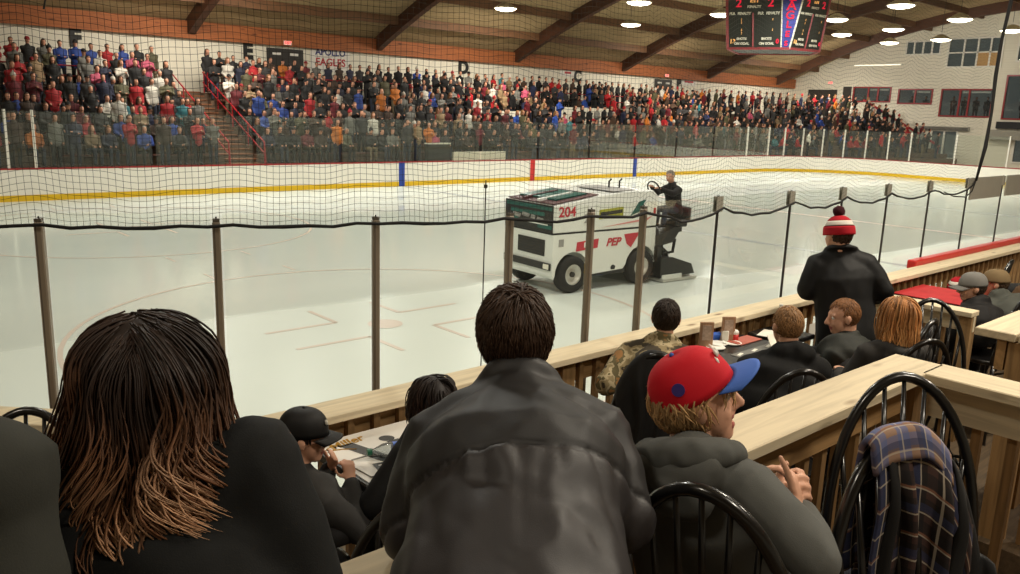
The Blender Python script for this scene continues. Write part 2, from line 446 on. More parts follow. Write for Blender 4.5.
# ---- near glass: stanchions, panels, the joint clips
def near_n(u):
    return NN if u >= EU0 + RR else NN + RR - sqrt(RR * RR - (EU0 + RR - u) ** 2)
def npt(u, off=0, z=0):
    """point on the near glass line, off metres towards the seats"""
    if u >= EU0 + RR: return V((u, NN - off, z))
    c = V((EU0 + RR, NN + RR, 0)); d = (V((u, near_n(u), 0)) - c).normalized(); return c + d * (RR + off) + ZU * z
thick = [.12, .90, 1.61, 2.36, 3.14, 3.73, 4.19]; thin = [5.01, 6.0, 6.85, 7.72, 8.66, 9.65, 10.7, 11.8]
lab = ['hidden at the far left edge', 'leftmost in front of the ice', 'behind the long-haired woman', 'to the left of the man in the black jacket', 'behind the head of the man in the black jacket', 'in front of the resurfacer front wheel', 'in front of the resurfacer rear wheel']
for k, u in enumerate(thick):
    p = npt(u); t = thing('glass_stanchion', f'thick grey aluminium glass stanchion {lab[k]}', 'post', (p.x, p.y, 0), atan2((npt(u + .05) - p).y, (npt(u + .05) - p).x), 'aluminium stanchions of the near glass')
    MB().box((0, 0, 1.935), (.038, .044, 1.75)).build('post', M['alu'], t, bevel=.006)
    MB().box((-.009, -.0225, 1.935), (.005, .002, 1.74)).build('groove', M['alu_dark'], t)
    MB().box((0, 0, 2.8175), (.032, .036, .015)).build('cap', M['alu_dark'], t)
    MB().tube([(0, 0, 2.82), (0, 0, 2.835)], .004, 6).build('pin', M['dark_metal'], t)
lab = ['left of the standing man, furthest from him', 'left of the standing man, next to him', 'behind the head of the standing man', 'first past the standing man', 'second past the standing man', 'third past the standing man', 'fourth past the standing man', 'fifth past the standing man']
for k, u in enumerate(thin):
    p = npt(u); t = thing('glass_joint', f'thin clipped joint of the frameless glass, {lab[k]}', 'joint', (p.x, p.y, 0), 0, 'joints of the frameless near glass')
    MB().box((0, 0, 1.96), (.012, .016, 1.8)).build('seal', M['dark_metal'], t)
    MB().box((0, -.012, 2.8), (.075, .008, .11)).box((0, .012, 2.8), (.075, .008, .11)).build('clip', M['grey_panel'], t)
p = npt(2.98); t = thing('glass_joint', 'hair-thin joint between the two stanchions left of the black-jacketed man', 'joint', (p.x, p.y, 0))
MB().box((0, 0, 2.04), (.005, .005, 1.95)).build('seal', M['dark_metal'], t); MB().box((0, 0, 2.98), (.014, .014, .02)).build('clip', M['dark_metal'], t)
allp = sorted(thick + thin)
for k in range(len(allp) - 1):
    a, c = npt(allp[k]), npt(allp[k + 1]); d = (c - a).normalized(); g = .03
    o = MB().bar(a + d * g + ZU * 1.96, c - d * g + ZU * 1.96, .012, 1.78).build('safety_glass', M['glass'])
    tag(o, f'clear glass panel between the seats and the ice, {ORD[k]} from the far left', 'glass panel', 'glass panels in front of the seats')
# plain grey strips along the top edge of the last panels
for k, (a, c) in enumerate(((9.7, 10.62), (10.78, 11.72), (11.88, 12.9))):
    o = MB().span((a, NN - .022, 2.62), (c, NN - .008, 2.86)).build('glass_edge_strip', M['grey_panel'])
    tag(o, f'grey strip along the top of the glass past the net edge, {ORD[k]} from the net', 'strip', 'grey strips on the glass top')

# ---- safety net hung above the near glass
def net_mesh():
    us = []; u = -1.6
    cell = .0305
    L = [npt(u, .04)]
    while u < 9.72:
        step = cell / max(.55, sqrt(1 + ((near_n(u + .01) - near_n(u)) / .01) ** 2)); step = cell / sqrt(1 + ((near_n(u + .01) - near_n(u)) / .01) ** 2)
        us.append(u); u += step
    H = 100; w = .0009
    posts = sorted(thick + thin + [-.7, -1.5])
    def sag(u):
        lo = max([p for p in posts if p <= u] or [posts[0]]); hi = min([p for p in posts if p > u] or [posts[-1]])
        k = (u - lo) / max(.01, hi - lo)
        base = 2.798 if u < 4.5 else 2.775
        amp = .012 if u < 3.2 else (.03 if u < 4.1 else .07)
        return base - amp * 4 * k * (1 - k) + .006 * sin(u * 23)
    co = np.zeros((len(us), H, 3))
    for i, u in enumerate(us):
        p = npt(u, .04); b0 = sag(u)
        for j in range(H):
            z = b0 + cell * j
            tq = 1.0 if u < 3.5 else max(.12, 1 - (u - 3.5) * .3)
            a = tq * .014 * noise.noise(V((u * 3.0, z * 1.1, 3.1))) * 1.6; dz = tq * .03 * noise.noise(V((u * 2.6, z * .9, 9.7))) * min(1, (z - b0) / .12)
            dep = .05 * noise.noise(V((u * 2.2, z * .8, 5.5)))
            co[i, j] = npt(u + a, .04 + dep * min(1, (z - b0) / .3), z + dz)
    vs = []; fs = []
    def strip(P, up):
        n = len(P); base = len(vs)
        for p in P:
            vs.append(tuple(p - up)); vs.append(tuple(p + up))
        for q in range(n - 1):
            a = base + 2 * q; fs.append((a, a + 1, a + 3, a + 2))
    tan = np.array([1., 0, 0]) * w; upv = np.array([0, 0, 1.]) * w
    for i in range(len(us)):
        a = co[min(i + 1, len(us) - 1), 0] - co[max(0, i - 1), 0]; a[2] = 0; a = a / np.linalg.norm(a) * w
        strip(list(co[i]), a)
    for j in range(1, H): strip(list(co[:, j]), upv)
    me = bpy.data.meshes.new('net'); me.from_pydata(vs, [], fs); me.materials.append(M['net'])
    return me, us, sag, co
nm, nus, nsag, nco = net_mesh()
net = thing('safety_net', 'black mesh safety net with a rope hem hung above the near glass', 'net', (0, 0, 0))
link('mesh_netting', nm, net)
rope_p = [npt(u, .045, nsag(u)) for u in nus[::4]] + [npt(9.72, .045, 2.83)]
MB().tube(rope_p, [.0085 + .0045 * abs(noise.noise(V((k * .37, 1, 2)))) for k in range(len(rope_p))], 6).build('hem_rope', M['black'], net, smooth=True)
ed = [npt(9.72 + .55 * k / 12 + .03 * sin(k * .9), .05 + .02 * sin(k * 1.3), 2.83 + 4.4 * k / 12) for k in range(13)]
MB().tube(ed, [.013 + .008 * abs(sin(k * 1.7)) for k in range(13)], 7).build('edge_rope', M['black'], net, smooth=True)
MB().tube([npt(8.9, .05, 2.74), npt(9.1, .07, 2.69), npt(9.4, .08, 2.67), npt(9.62, .06, 2.72), npt(9.72, .05, 2.83)], .006, 6).build('loose_end', M['black'], net, smooth=True)
MB().tube([npt(1.03, .02, 7.0), npt(1.03, .02, 3.98), npt(.99, .02, 3.78)], .004, 6).build('hang_cable', M['black'], net)

# ---- grandstand: nine stepped rows
NR = 9
def row_n(k, u): return 31.95 + .765 * k - (max(0, u - 51) * .40)
def row_z(k): return .95 + .35 * k
def stand_section(us, name):
    b = MB()
    for k in range(NR):
        prof0 = []
        R = []
        for u in us:
            n0 = row_n(k, u) - .45; n1 = row_n(k, u) + (.33 if k < NR - 1 else 1.1)
            R.append([V((u, n0, 0)), V((u, n1, 0)), V((u, n1, row_z(k))), V((u, n0, row_z(k)))])
        b.rings(R)
    return tag(b.build(name, M['riser']), kind='structure')
STAIR = (13.35, 14.75)
stand_section([1.0, STAIR[0]], 'floor_grandstand'); stand_section([STAIR[1], 51, 67.6], 'floor_grandstand')
b = MB()
for k in range(2 * NR):
    n0 = 31.5 + .3825 * k; z = .6 + .175 * (k + 1) if k else .78
    b.span((STAIR[0], n0, 0), (STAIR[1], 38.9, z), 1); b.span((STAIR[0], n0 - .03, z), (STAIR[1], n0 + .36, z + .04), 0)
tag(b.build('floor_stair', [M['tread'], M['riser']]), kind='structure')
for side, u in (('left', STAIR[0] - .04), ('right', STAIR[1] + .04)):
    t = thing('stair_rail', f'red handrail on the {side} of the grandstand aisle stairs', 'handrail', (u, 31.6, .9), 0, 'red aisle rails')
    MB().tube([(0, 0, .1), (0, .1, .95), (0, 6.2, 3.75)], .03, 6).build('handrail', M['rail_red'], t); MB().tube([(0, .1, .5), (0, 6.2, 3.3)], .025, 6).build('mid_rail', M['rail_red'], t)
    for q in range(5): MB().tube([(0, .1 + 1.5 * q, .02 + .68 * q), (0, .1 + 1.5 * q, .95 + .677 * q)], .025, 6).build('upright', M['rail_red'], t)
# benches
SUP = []
for k in range(NR - 1):
    for si, (a, c) in enumerate(((1.2, 7.2), (7.3, STAIR[0] - .15), (STAIR[1] + .15, 27), (27.1, 39), (39.1, 50.9))):
        if si == 0: continue
        n = row_n(k, a) + .18; z = row_z(k)
        t = thing('bleacher_bench', f'long brown bench in the {ORD[k]} row of the grandstand, {["", "left of the stairs", "right of the stairs", "at the middle of the rink", "towards the far blue line"][si]}', 'bench', ((a + c) / 2, n, z), 0, 'grandstand benches')
        h = (c - a) / 2
        MB().span((-h, -.13, .38), (h, .13, .42)).build('seat_plank', M['bench'], t)
        for q in range(int(h / 1.5)):
            if not SUP: SUP.append(MB().span((-.03, -.08, .0), (.03, .08, .38)).mesh('support', M['dark_metal']))
            link('support', SUP[0], t).location = (-h + .5 + 3 * q, 0, 0)
# red guard rail in front of the top row
for a, c, w in ((3, STAIR[0] - .2, 'left of the aisle stairs'), (STAIR[1] + .2, 33, 'right of the aisle stairs'), (33.3, 50.5, 'towards the far end of the grandstand')):
    t = thing('guard_rail', f'red pipe guard rail before the top row, {w}', 'railing', (a, 37.66, row_z(8)), 0, 'red guard rails of the top row')
    L = c - a
    for z in (.46, .86): MB().tube([(0, 0, z), (L, 0, z)], .028, 6).build('pipe', M['rail_red'], t)
    for q in range(int(L / 2.2) + 1): MB().tube([(q * 2.2, 0, .0), (q * 2.2, 0, .86)], .028, 6).build('upright', M['rail_red'], t)
# white vomitory parapets among the seats
for u0, u1, n0, n1, z in ((29.9, 31.6, 34.78, 34.88, 3.05), (35.0, 39.6, 35.55, 35.65, 3.4)):
    o = MB().span((u0, n0, row_z(4) - .0), (u1, n1, z + .35)).build('parapet_wall', M['wall']); tag(o, kind='structure')
o = MB().span((24.1, 31.30, .0), (27.4, 31.42, 1.42)).build('wall_front_parapet', M['wall']); tag(o, kind='structure')

# ---- walls
tag(MB().span((-4, 39.5, 0), (68, 39.7, 7.2)).build('wall_back', M['wall']), kind='structure')
tag(MB().span((-4, 39.22, 6.18), (68, 39.5, 6.95)).build('trim_fascia', M['fascia']), kind='structure')
def zdeck(n): return 12.25 - 5.3 * ((n - 17) / 22.5) ** 2
# roof deck, arched beams, purlins
b = MB(); ns = [-10 + 52 * k / 40 for k in range(41)]
b.rings([[V((u, n, zdeck(n))) for n in ns] + [V((u, n, zdeck(n) + .25)) for n in reversed(ns)] for u in (-14, 70)])
tag(b.build('ceiling', M['deck_roof']), kind='structure')
for u in (-5, 5, 14.9, 25.0, 35.0, 45.0, 55.0, 65.0):
    b = MB(); ns2 = [-9 + 48.7 * k / 36 for k in range(37)]
    b.rings([[V((u - .17, n, zdeck(n) - .72)), V((u + .17, n, zdeck(n) - .72)), V((u + .17, n, zdeck(n) + .02)), V((u - .17, n, zdeck(n) + .02))] for n in ns2])
    tag(b.build('ceiling_beam', M['beam']), kind='structure')
for q, n in enumerate((37.2, 34.6, 31.6, 28.2, 24.6, 21, 17, 13, 9, 5)):
    tag(MB().span((-12, n - .09, zdeck(n) - .42), (67.9, n + .09, zdeck(n))).build('ceiling_purlin', M['purlin']), kind='structure')

# end wall with real window openings and rooms behind
EW = 68.0
M['siding'] = mat('end_siding', (226, 220, 202), .7, var=.15, vscale=1.2, stretch=(1, .2, 14), bump=.5, bscale=4)
M['frame_red'] = mat('window_frame_red', (140, 26, 30), .4); M['frame_white'] = mat('window_frame_white', (220, 216, 204), .5)
M['pane'] = glassmat('window_glass', (.62, .64, .62), .06, refl=1.0, hazecol=(.35, .38, .38))
M['room'] = mat('room_dark', (84, 74, 66), .8, var=.3); M['room_glow'] = mat('room_pale_glow', (150, 156, 154), .8, emit=((170, 180, 180), .22))  # room back wall glows faintly, standing in for light indoors
holes = [(30.70, 33.90, 5.10, 6.35, 1), (27.45, 30.15, 5.0, 6.2, 2), (23.1, 26.85, 4.1, 6.2, 3), (27.3, 30.0, 8.75, 9.85, 4), (22.9, 26.8, 7.75, 9.95, 5), (18.6, 22.4, 4.0, 7.2, 6), (18.2, 22.0, 8.1, 10.4, 7), (25.2, 27.2, .9, 3.1, 8), (19.6, 21.3, .9, 3.1, 9)]
ys = sorted({-6, 39.6} | {h[0] for h in holes} | {h[1] for h in holes}); zs = sorted({0, 12.5} | {h[2] for h in holes} | {h[3] for h in holes})
b = MB()
for i in range(len(ys) - 1):
    for j in range(len(zs) - 1):
        yc, zc = (ys[i] + ys[i + 1]) / 2, (zs[j] + zs[j + 1]) / 2
        if any(h[0] < yc < h[1] and h[2] < zc < h[3] for h in holes): continue
        b.span((EW, ys[i], zs[j]), (EW + .2, ys[i + 1], zs[j + 1]))
tag(b.build('wall_end', M['siding'], weld=True), kind='structure')
tag(MB().span((EW + 3.2, -6, 0), (EW + 3.4, 40, 12.5)).build('wall_room_back', M['room_glow']), kind='structure')
tag(MB().span((EW + .2, -6, 3.7), (EW + 3.2, 40, 3.9)).build('floor_room', M['room']), kind='structure')
tag(MB().span((EW + .2, -6, 7.45), (EW + 3.2, 40, 7.6)).build('ceiling_room', M['room']), kind='structure')
for y0, y1, z0, z1, k in holes:
    t = thing(f'window_{k}', None, None, (EW, (y0 + y1) / 2, z0)); t['kind'] = 'structure'
    w, h = (y1 - y0) / 2, z1 - z0; fr = M['frame_red'] if k in (1, 2, 3, 6) else M['frame_white']; g = .11
    b = MB().span((-.06, -w, 0), (.12, w, g)).span((-.06, -w, h - g), (.12, w, h)).span((-.06, -w, g), (.12, -w + g, h - g)).span((-.06, w - g, g), (.12, w, h - g)); b.build('window_frame', fr, t)
    nmul = {1: (.18, -.32), 2: (0,), 3: (.25, -.1), 4: (-.5, 0, .5), 5: (-.55, -.1, .4), 6: (0,), 7: (-.4, .3), 8: (0,), 9: (0,)}[k]
    for q in nmul: MB().span((-.05, q * w - .06, g), (.1, q * w + .06, h - g)).build('mullion', fr, t)
    if k in (5, 7): MB().span((-.05, -w + g, h * .48), (.1, w - g, h * .48 + .1)).build('mullion', fr, t)
    if k in (5, 7): MB().span((-.03, -w + g, g), (.0, -.1 * w, h * .48)).build('panel', mat('board_tan', (178, 140, 88), .7), t)
    MB().span((.02, -w + g, g), (.03, w - g, h - g)).build('pane', M['pane'], t)
    if k in (1, 2, 3): MB().span((.12, -w + .3, h - .3), (.16, w * .2, h - .18)).build('blind', mat('blind_glow', (226, 222, 206), .6, emit=((230, 226, 210), .5)), t)  # blinds glow by themselves, their light is put into the material
# dark sign, ledges and fittings on the end wall
t = thing('wall_sign', 'long black sign with pale italic lettering under the box windows', 'sign', (67.8, 20.6, 3.35))
MB().span((0, -2.4, 0), (.12, 2.0, .5)).build('sign_board', M['black_paint'], t)
text_mesh('THE', .42, M['frame_white'], 'lettering', t, .006, frame_M((-.012, -.35, .25), (0, -1, 0), (0, 0, 1)), .004, 1.5, shear=.3)
o = MB().span((67.4, 17, 2.55), (67.98, 23.0, 3.25)).build('trim_1', M['grey_panel']); tag(o, kind='structure')
t = thing('heater_duct', 'grey louvred vent bar below the middle window of the end wall', 'vent', (67.85, 26.3, 3.05)); MB().span((0, -1.9, 0), (.13, 1.9, .32)).build('housing', M['grey_panel'], t)
b = MB(); [b.span((-.02, -1.8, .04 + .08 * q), (0, 1.8, .08 + .08 * q)) for q in range(3)]; b.build('louvre', M['dark_metal'], t)
t = thing('tube_lamp', 'long slim strip light fixed high on the end wall', 'lamp', (67.9, 32.1, 8.0)); MB().span((0, -2, 0), (.1, 2, .12)).build('housing', M['frame_white'], t); MB().span((-.03, -1.9, .02), (0, 1.9, .09)).build('tube', mat('tube_glow', (240, 236, 220), .4, emit=((255, 246, 220), 1.2)), t)
for k, (n, z) in enumerate(((36.6, 5.0), (34.4, 5.2))):
    o = MB().span((67.9, n - (1.3, .35)[k], z - 1.6), (68.0, n + (1.3, .35)[k], z + 1.1 + .05 * k)).build('door', M['dark_metal']); o.name = f'door_{k + 1}'; tag(o, kind='structure')
for n0, n1, w in ((31.3, 36.2, 'x'),):
    t = thing('guard_rail', 'red sloping rail along the end of the grandstand by the end wall', 'railing', (66.9, 26.0, 1.35))
    MB().tube([(0, 0, .5), (0, 6.4, 3.9)], .09, 6).build('pipe', M['rail_red'], t)
    for q in range(5): MB().tube([(0, .1 + 1.5 * q, -.3 + .8 * q), (0, .1 + 1.5 * q, .55 + .8 * q)], .04, 6).build('upright', M['rail_red'], t)

t = thing('covered_table', 'black covered table with a white top edge behind the far boards near the blue line', 'table', (23.2, 31.35, 0))
MB().span((-.62, -.12, 0), (.62, .12, 1.78)).build('black_cover', M['black_paint'], t); MB().span((-.66, -.14, 1.78), (.66, .14, 1.84)).build('white_top', M['frame_white'], t)
# ---- signs on the back wall
YW = 39.49
for ch, px, py in (('F', 75, 39), ('E', 248, 50), ('D', 464, 69), ('C', 578, 76), ('B', 680, 82)):
    u = {'F': 10.05, 'E': 17.7, 'D': 31.0, 'C': 40.7, 'B': 51.7}[ch]
    o = text_mesh(ch, 1.0, M['black_paint'], 'section_letter', None, .02, frame_M((u, YW - .03, 5.80), (1, 0, 0), (0, 0, 1)), .05)
    tag(o, f'big black section letter {ch} on the white back wall', 'letter', 'section letters on the back wall')
M['banner'] = mat('banner_white', (226, 222, 214), .6, var=.05); M['txt_blue'] = mat('text_navy', (48, 52, 110), .6); M['txt_red'] = mat('text_red', (176, 40, 48), .6)
def banner(u, w, h, z, lines, label, bars=()):
    t = thing('wall_banner', label, 'banner', (u, YW, z)); MB().span((-w, -.03, 0), (w, -.005, h)).build('sheet', M['banner'], t)
    for zz, k in bars: MB().span((-w * k, -.036, zz), (w * k, -.03, zz + .14)).build('print_line', M['txt_red'], t)
    for s, sz, zz, m in lines: text_mesh(s, sz, m, 'lettering', t, .004, frame_M((0, -.036, zz), (1, 0, 0), (0, 0, 1)), .012)
banner(22.2, 1.15, 1.25, 5.1, [('APOLLO', .46, .95, M['txt_blue']), ('EAGLES', .52, .45, M['txt_red'])], 'white banner reading APOLLO EAGLES beside the dark exit door')
banner(39.75, .75, .8, 5.75, [], 'small white banner with red print left of letter C', ((.62, .55), (.40, .62), (.18, .4)))
banner(52.9, .9, .7, 5.75, [], 'small white banner with red print right of letter B', ((.46, .7), (.22, .6)))
for k, (u, w) in enumerate(((19.65, .98), (49.8, 1.0))):
    t = thing(f'door_{k + 3}', None, None, (u, YW, 3.75)); t['kind'] = 'structure'
    MB().span((-w, -.06, 0), (w, -.0, 2.32)).build('door_leaf', M['dark_metal'], t)
    for s in (-1, 1): MB().span((s * w * .48 - .22, -.08, 2.0), (s * w * .48 + .22, -.06, 2.12)).build('door_plate', M['banner'], t)
    t = thing('exit_sign', f'small lit red exit sign over the {["left", "far"][k]} dark double door', 'sign', (u, 39.2, 6.24), 0)
    MB().span((-.2, -.06, 0), (.2, 0, .2)).build('housing', M['banner'], t)
    text_mesh('EXIT', .17, mat('exit_red', (250, 60, 60), .4, emit=((255, 50, 50), 4)), 'lettering', t, .004, frame_M((0, -.064, .1), (1, 0, 0), (0, 0, 1)), .004)
t = thing('exit_sign', 'small lit red exit sign at the corner of the end wall', 'sign', (67.9, 35.9, 6.55)); MB().span((-.06, -.2, 0), (0, .2, .2)).build('housing', M['banner'], t)
text_mesh('EXIT', .17, bpy.data.materials['exit_red'], 'lettering', t, .004, frame_M((-.064, 0, .1), (0, -1, 0), (0, 0, 1)), .004)

# ---- lamps
M['shade'] = mat('lamp_shade', (190, 184, 170), .4, metal=.5); M['bulb'] = mat('lamp_glow', (255, 250, 235), .3, emit=((255, 244, 214), 9))
lamps = [(26.0, 30.05), (34.2, 29.5), (27.8, 23.6), (33.0, 23.1), (37.3, 19.8), (43.7, 22.8), (34.2, 15.5), (42.5, 19.5), (49.2, 22.7), (39.9, 15.4), (48.6, 19.6), (45.5, 15.1)]
more = [(19, 29.8), (20, 23.4), (12, 29.6), (12, 23.4), (12, 16), (20, 15.6), (27.5, 15.6), (12, 9), (20, 8.6), (28, 8.6), (36, 8.6), (4, 23), (4, 15.5), (4.5, 8), (54, 29), (54, 20), (44, 30)]
def lamp_thing(u, n, label):
    z = 8.0; t = thing('high_bay_lamp', label, 'lamp', (u, n, z), 0, 'round lamps hung over the ice')
    MB().lathe([(.1, .30), (.2, .26), (.42, .12), (.55, .05), (.55, .02), (.51, .02), (.38, .12), (.1, .24)], seg=20, caps=False).build('shade', M['shade'], t, smooth=True)
    MB().lathe([(.0, -.10), (.2, -.09), (.38, -.055), (.49, -.005), (.51, .04), (.0, .07)], seg=20, caps=False).build('lens', M['bulb'], t, smooth=True)
    MB().tube([(0, 0, .4), (0, 0, zdeck(n) - z)], .012, 6).build('cord', M['dark_metal'], t)
    return t
for k, (u, n) in enumerate(lamps):
    lamp_thing(u, n, ['round glowing lamp furthest left under the roof', 'round glowing lamp, lower of two left of the scoreboard', 'round glowing lamp, upper of two left of the scoreboard', 'round glowing lamp against the left side of the scoreboard', 'round glowing lamp against the right side of the scoreboard, upper', 'round glowing lamp against the right side of the scoreboard, lower', 'round glowing lamp at the top edge right of the scoreboard', 'round glowing lamp below the topmost one by the end wall arch', 'round glowing lamp lowest against the end wall arch', 'round glowing lamp in front of the wide arch beam top right', 'round glowing lamp beside the four upper end wall windows', 'round glowing lamp at the far right beside the net rope'][k])
for u, n in lamps + more:
    l = bpy.data.lights.new('lamp_light', 'AREA'); l.shape = 'DISK'; l.size = .8; l.energy = 222; l.color = (1, .985, .895)
    o = link('lamp_light', l); o.location = (u, n, 7.87); l.spread = radians(170)
# lamps over the seats, out of view above the camera
for u, n, e in ((2.5, -2.5, 190), (6.5, 1.0, 330), (9, -2, 260), (-2, 1.5, 80)):
    l = bpy.data.lights.new('seat_light', 'AREA'); l.shape = 'DISK'; l.size = .9; l.energy = e; l.color = (1, .90, .74)
    o = link('seat_light', l); o.location = (u, n, 7.2)
for u in (14, 30, 46, 60):
    l = bpy.data.lights.new('stand_light', 'AREA'); l.shape = 'RECTANGLE'; l.size = 6; l.size_y = .4; l.energy = 620; l.color = (1, .92, .78)
    o = link('stand_light', l); o.location = (u, 33.5, 8.0); o.rotation_euler = (radians(18), 0, 0)
for n, z in ((24, 8.5), (33, 7.5)):  # unseen fill lights added to brighten the end wall
    l = bpy.data.lights.new('end_fill', 'AREA'); l.shape = 'DISK'; l.size = .9; l.energy = 280; l.color = (1, .94, .82)
    o = link('end_fill', l); o.location = (60, n, z); o.rotation_euler = (0, radians(-55), 0)
wd = bpy.data.worlds.new('world'); SC.world = wd; wd.use_nodes = True
wd.node_tree.nodes['Background'].inputs[0].default_value = srgb((214, 196, 164)); wd.node_tree.nodes['Background'].inputs[1].default_value = .30
SC.view_settings.view_transform = 'Standard'; SC.view_settings.look = 'None'; SC.view_settings.exposure = 0; SC.view_settings.gamma = 1

# ---- scoreboard hung over centre ice
M['sb'] = mat('score_black', (44, 48, 42), .5); M['sb_frame'] = mat('score_frame', (150, 60, 62), .5); M['sb_blue'] = mat('score_blue', (58, 66, 150), .5)
M['sb_txt'] = mat('score_text', (226, 222, 204), .5); M['led'] = mat('score_led_red', (214, 28, 60), .4, emit=((230, 24, 60), .6)); M['led_o'] = mat('score_led_amber', (240, 190, 120), .4, emit=((240, 170, 90), .7))
def scoreboard():
    zb, zt = 6.05, 8.6
    bot = [WZ(727.5, 48.5, zb), WZ(781, 48.5, zb), WZ(789.5, 48.5, zb), WZ(819, 51.5, zb)]
    dd = [(p - CAM).dot(FH) for p in bot]
    mid = [W(x, 0, d) for x, d in zip((727, 782.5, 803, 830), (dd[0], dd[1], dd[2] - .1, dd[3] - .1))]
    r3 = V((bot[3].x, bot[3].y, 0)).normalized(); r0 = V((bot[0].x, bot[0].y, 0)).normalized(); lat = V((-r3.y, r3.x, 0))
    ring = bot + [bot[3] + r3 * 1.6 + lat * .35, bot[0] + r0 * 2.4 - lat * .45]
    gc = sum(ring, V()) / len(ring)
    top = []
    for p, m_ in zip(bot, mid):
        q = p + (m_ - p) * ((zt - zb) / (m_.z - zb)); top.append(q)
    for p in ring[4:]: top.append(V((p.x, p.y, zt)))
    t = thing('scoreboard', 'black hanging scoreboard with blue corner panel and red digits over centre ice', 'scoreboard', (gc.x, gc.y, zb))
    o0 = V((gc.x, gc.y, zb))
    b = MB(); n = len(ring)
    b.rings([[p - o0 for p in ring], [p - o0 for p in top]]); b.build('case', M['sb'], t)
    b = MB()
    for i in range(n):
        b.bar(ring[i] - o0, ring[(i + 1) % n] - o0, .07, .09); b.bar(top[i] - o0, top[(i + 1) % n] - o0, .07, .09)
        if i in (0, 3): b.bar(ring[i] - o0, top[i] - o0, .07, .09)
    b.build('frame', M['sb_frame'], t)
    b = MB()
    for i in (1, 2): b.bar(ring[i] - o0, top[i] - o0, .05, .06)
    b.build('corner_strip', M['sb_txt'], t)
    def face(i, j):
        a, b_, d = ring[i] - o0, ring[j] - o0, top[i] - o0; e = top[j] - o0
        return a, b_, d, e
    def bil(fc, s, v, out=.03):
        a, b_, d, e = fc; p = a.lerp(b_, s).lerp(d.lerp(e, s), v); nrm = (b_ - a).cross(d - a).normalized()
        if nrm.dot(CAM - o0 - p) < 0: nrm = -nrm
        return p + nrm * out, (b_ - a), (d.lerp(e, s) - a.lerp(b_, s))
    def put(fc, s, v, txt, size, m, sx=1.0, name='lettering'):
        p, x, y = bil(fc, s, v); return text_mesh(txt, size, m, name, t, .004, frame_M(p, x, y), .008, sx)
    def line(fc, s0, v0, s1, v1, m, w=.05):
        p, _, _ = bil(fc, s0, v0); q, _, _ = bil(fc, s1, v1); MB().bar(p, q, w, w).build('divider', m, t)
    f1 = face(0, 1); fs = face(2, 3); fb = face(1, 2)
    a, b_, d, e = fb; nr = (b_ - a).cross(d - a).normalized()
    nr = nr if nr.dot(CAM - o0 - a) > 0 else -nr
    MB().quad(a + nr * .02, b_ + nr * .02, e + nr * .02, d + nr * .02).build('blue_panel', M['sb_blue'], t)
    for q, ch in enumerate('SELGAE'): put(fb, .5, .07 + .132 * q, ch, .24 + .055 * q, M['led'], 1.1)
    for fc, w in ((f1, 1), (fs, .82)):
        put(fc, .2, .765, 'HOME', .19 * w, M['sb_txt']); put(fc, .5, .77, 'PERIOD', .14 * w, M['sb_txt']); put(fc, .80, .765, 'GUEST', .19 * w, M['sb_txt'])
        put(fc, .22, .645, '2', .42 * w, M['led'], 1.1, 'digit'); put(fc, .80, .645, '2', .42 * w, M['led'], 1.1, 'digit'); put(fc, .5, .675, '1:11', .15 * w, M['led_o'], 1.3, 'digit')
        put(fc, .5, .595, 'PENALTY', .12 * w, M['sb_txt'])
        for s in (.1, .62): put(fc, s, .50, 'PLR', .13 * w, M['sb_txt'])
        for s in (.32, .84): put(fc, s, .50, 'PENALTY', .13 * w, M['sb_txt'], .9)
        line(fc, .48, .02, .48, .51, M['sb_frame'])
        for s, d_ in ((.10, '13'), (.93, '0')): put(fc, s, .1, d_, .22 * w, M['led_o'] if s < .5 else M['led'], 1, 'digit')
        for s in (.27, .73): put(fc, s, .14, 'SHOTS', .12 * w, M['sb_txt']); put(fc, s, .07, 'ON GOAL', .12 * w, M['sb_txt'])
        for s, v in ((.27, .42), (.27, .375), (.27, .27), (.27, .225), (.84, .42), (.84, .27)): put(fc, s, v, ':', .14 * w, M['led_o'], 1, 'digit')
    for p in (top[0], top[3], top[4], top[5]):
        q = p - o0; MB().tube([q, V((q.x * .8, q.y * .8, zdeck(p.y) - zb))], .015, 6).build('hanger', M['dark_metal'], t)
scoreboard()
# ================================================================== DECKS, RAILINGS, CHAIRS, TABLES
ZL, ZUP, ZLEDGE, ZRAIL = 1.0, 1.4, 2.04, 2.45
tag(MB().span((-5, -6, ZL - .1), (16, 2.9, ZL)).span((-5, 2.9, ZL - .1), (1.3, 3.9, ZL)).span((1.3, 2.9, ZL - .1), (16, 3.26, ZL)).build('floor_lower_deck', M['deck']), kind='structure')
tag(MB().span((-5, -6, ZL), (3.52, 1.46, ZUP)).span((-5, 1.46, ZL), (.58, 2.0, ZUP)).build('floor_upper_deck', M['deck']), kind='structure')
tag(MB().span((4.24, -6, ZL), (12, 1.42, ZUP)).build('floor_side_deck', M['deck']), kind='structure')
M['bal'] = wood('baluster_lumber', (150, 116, 74), 2, .5)

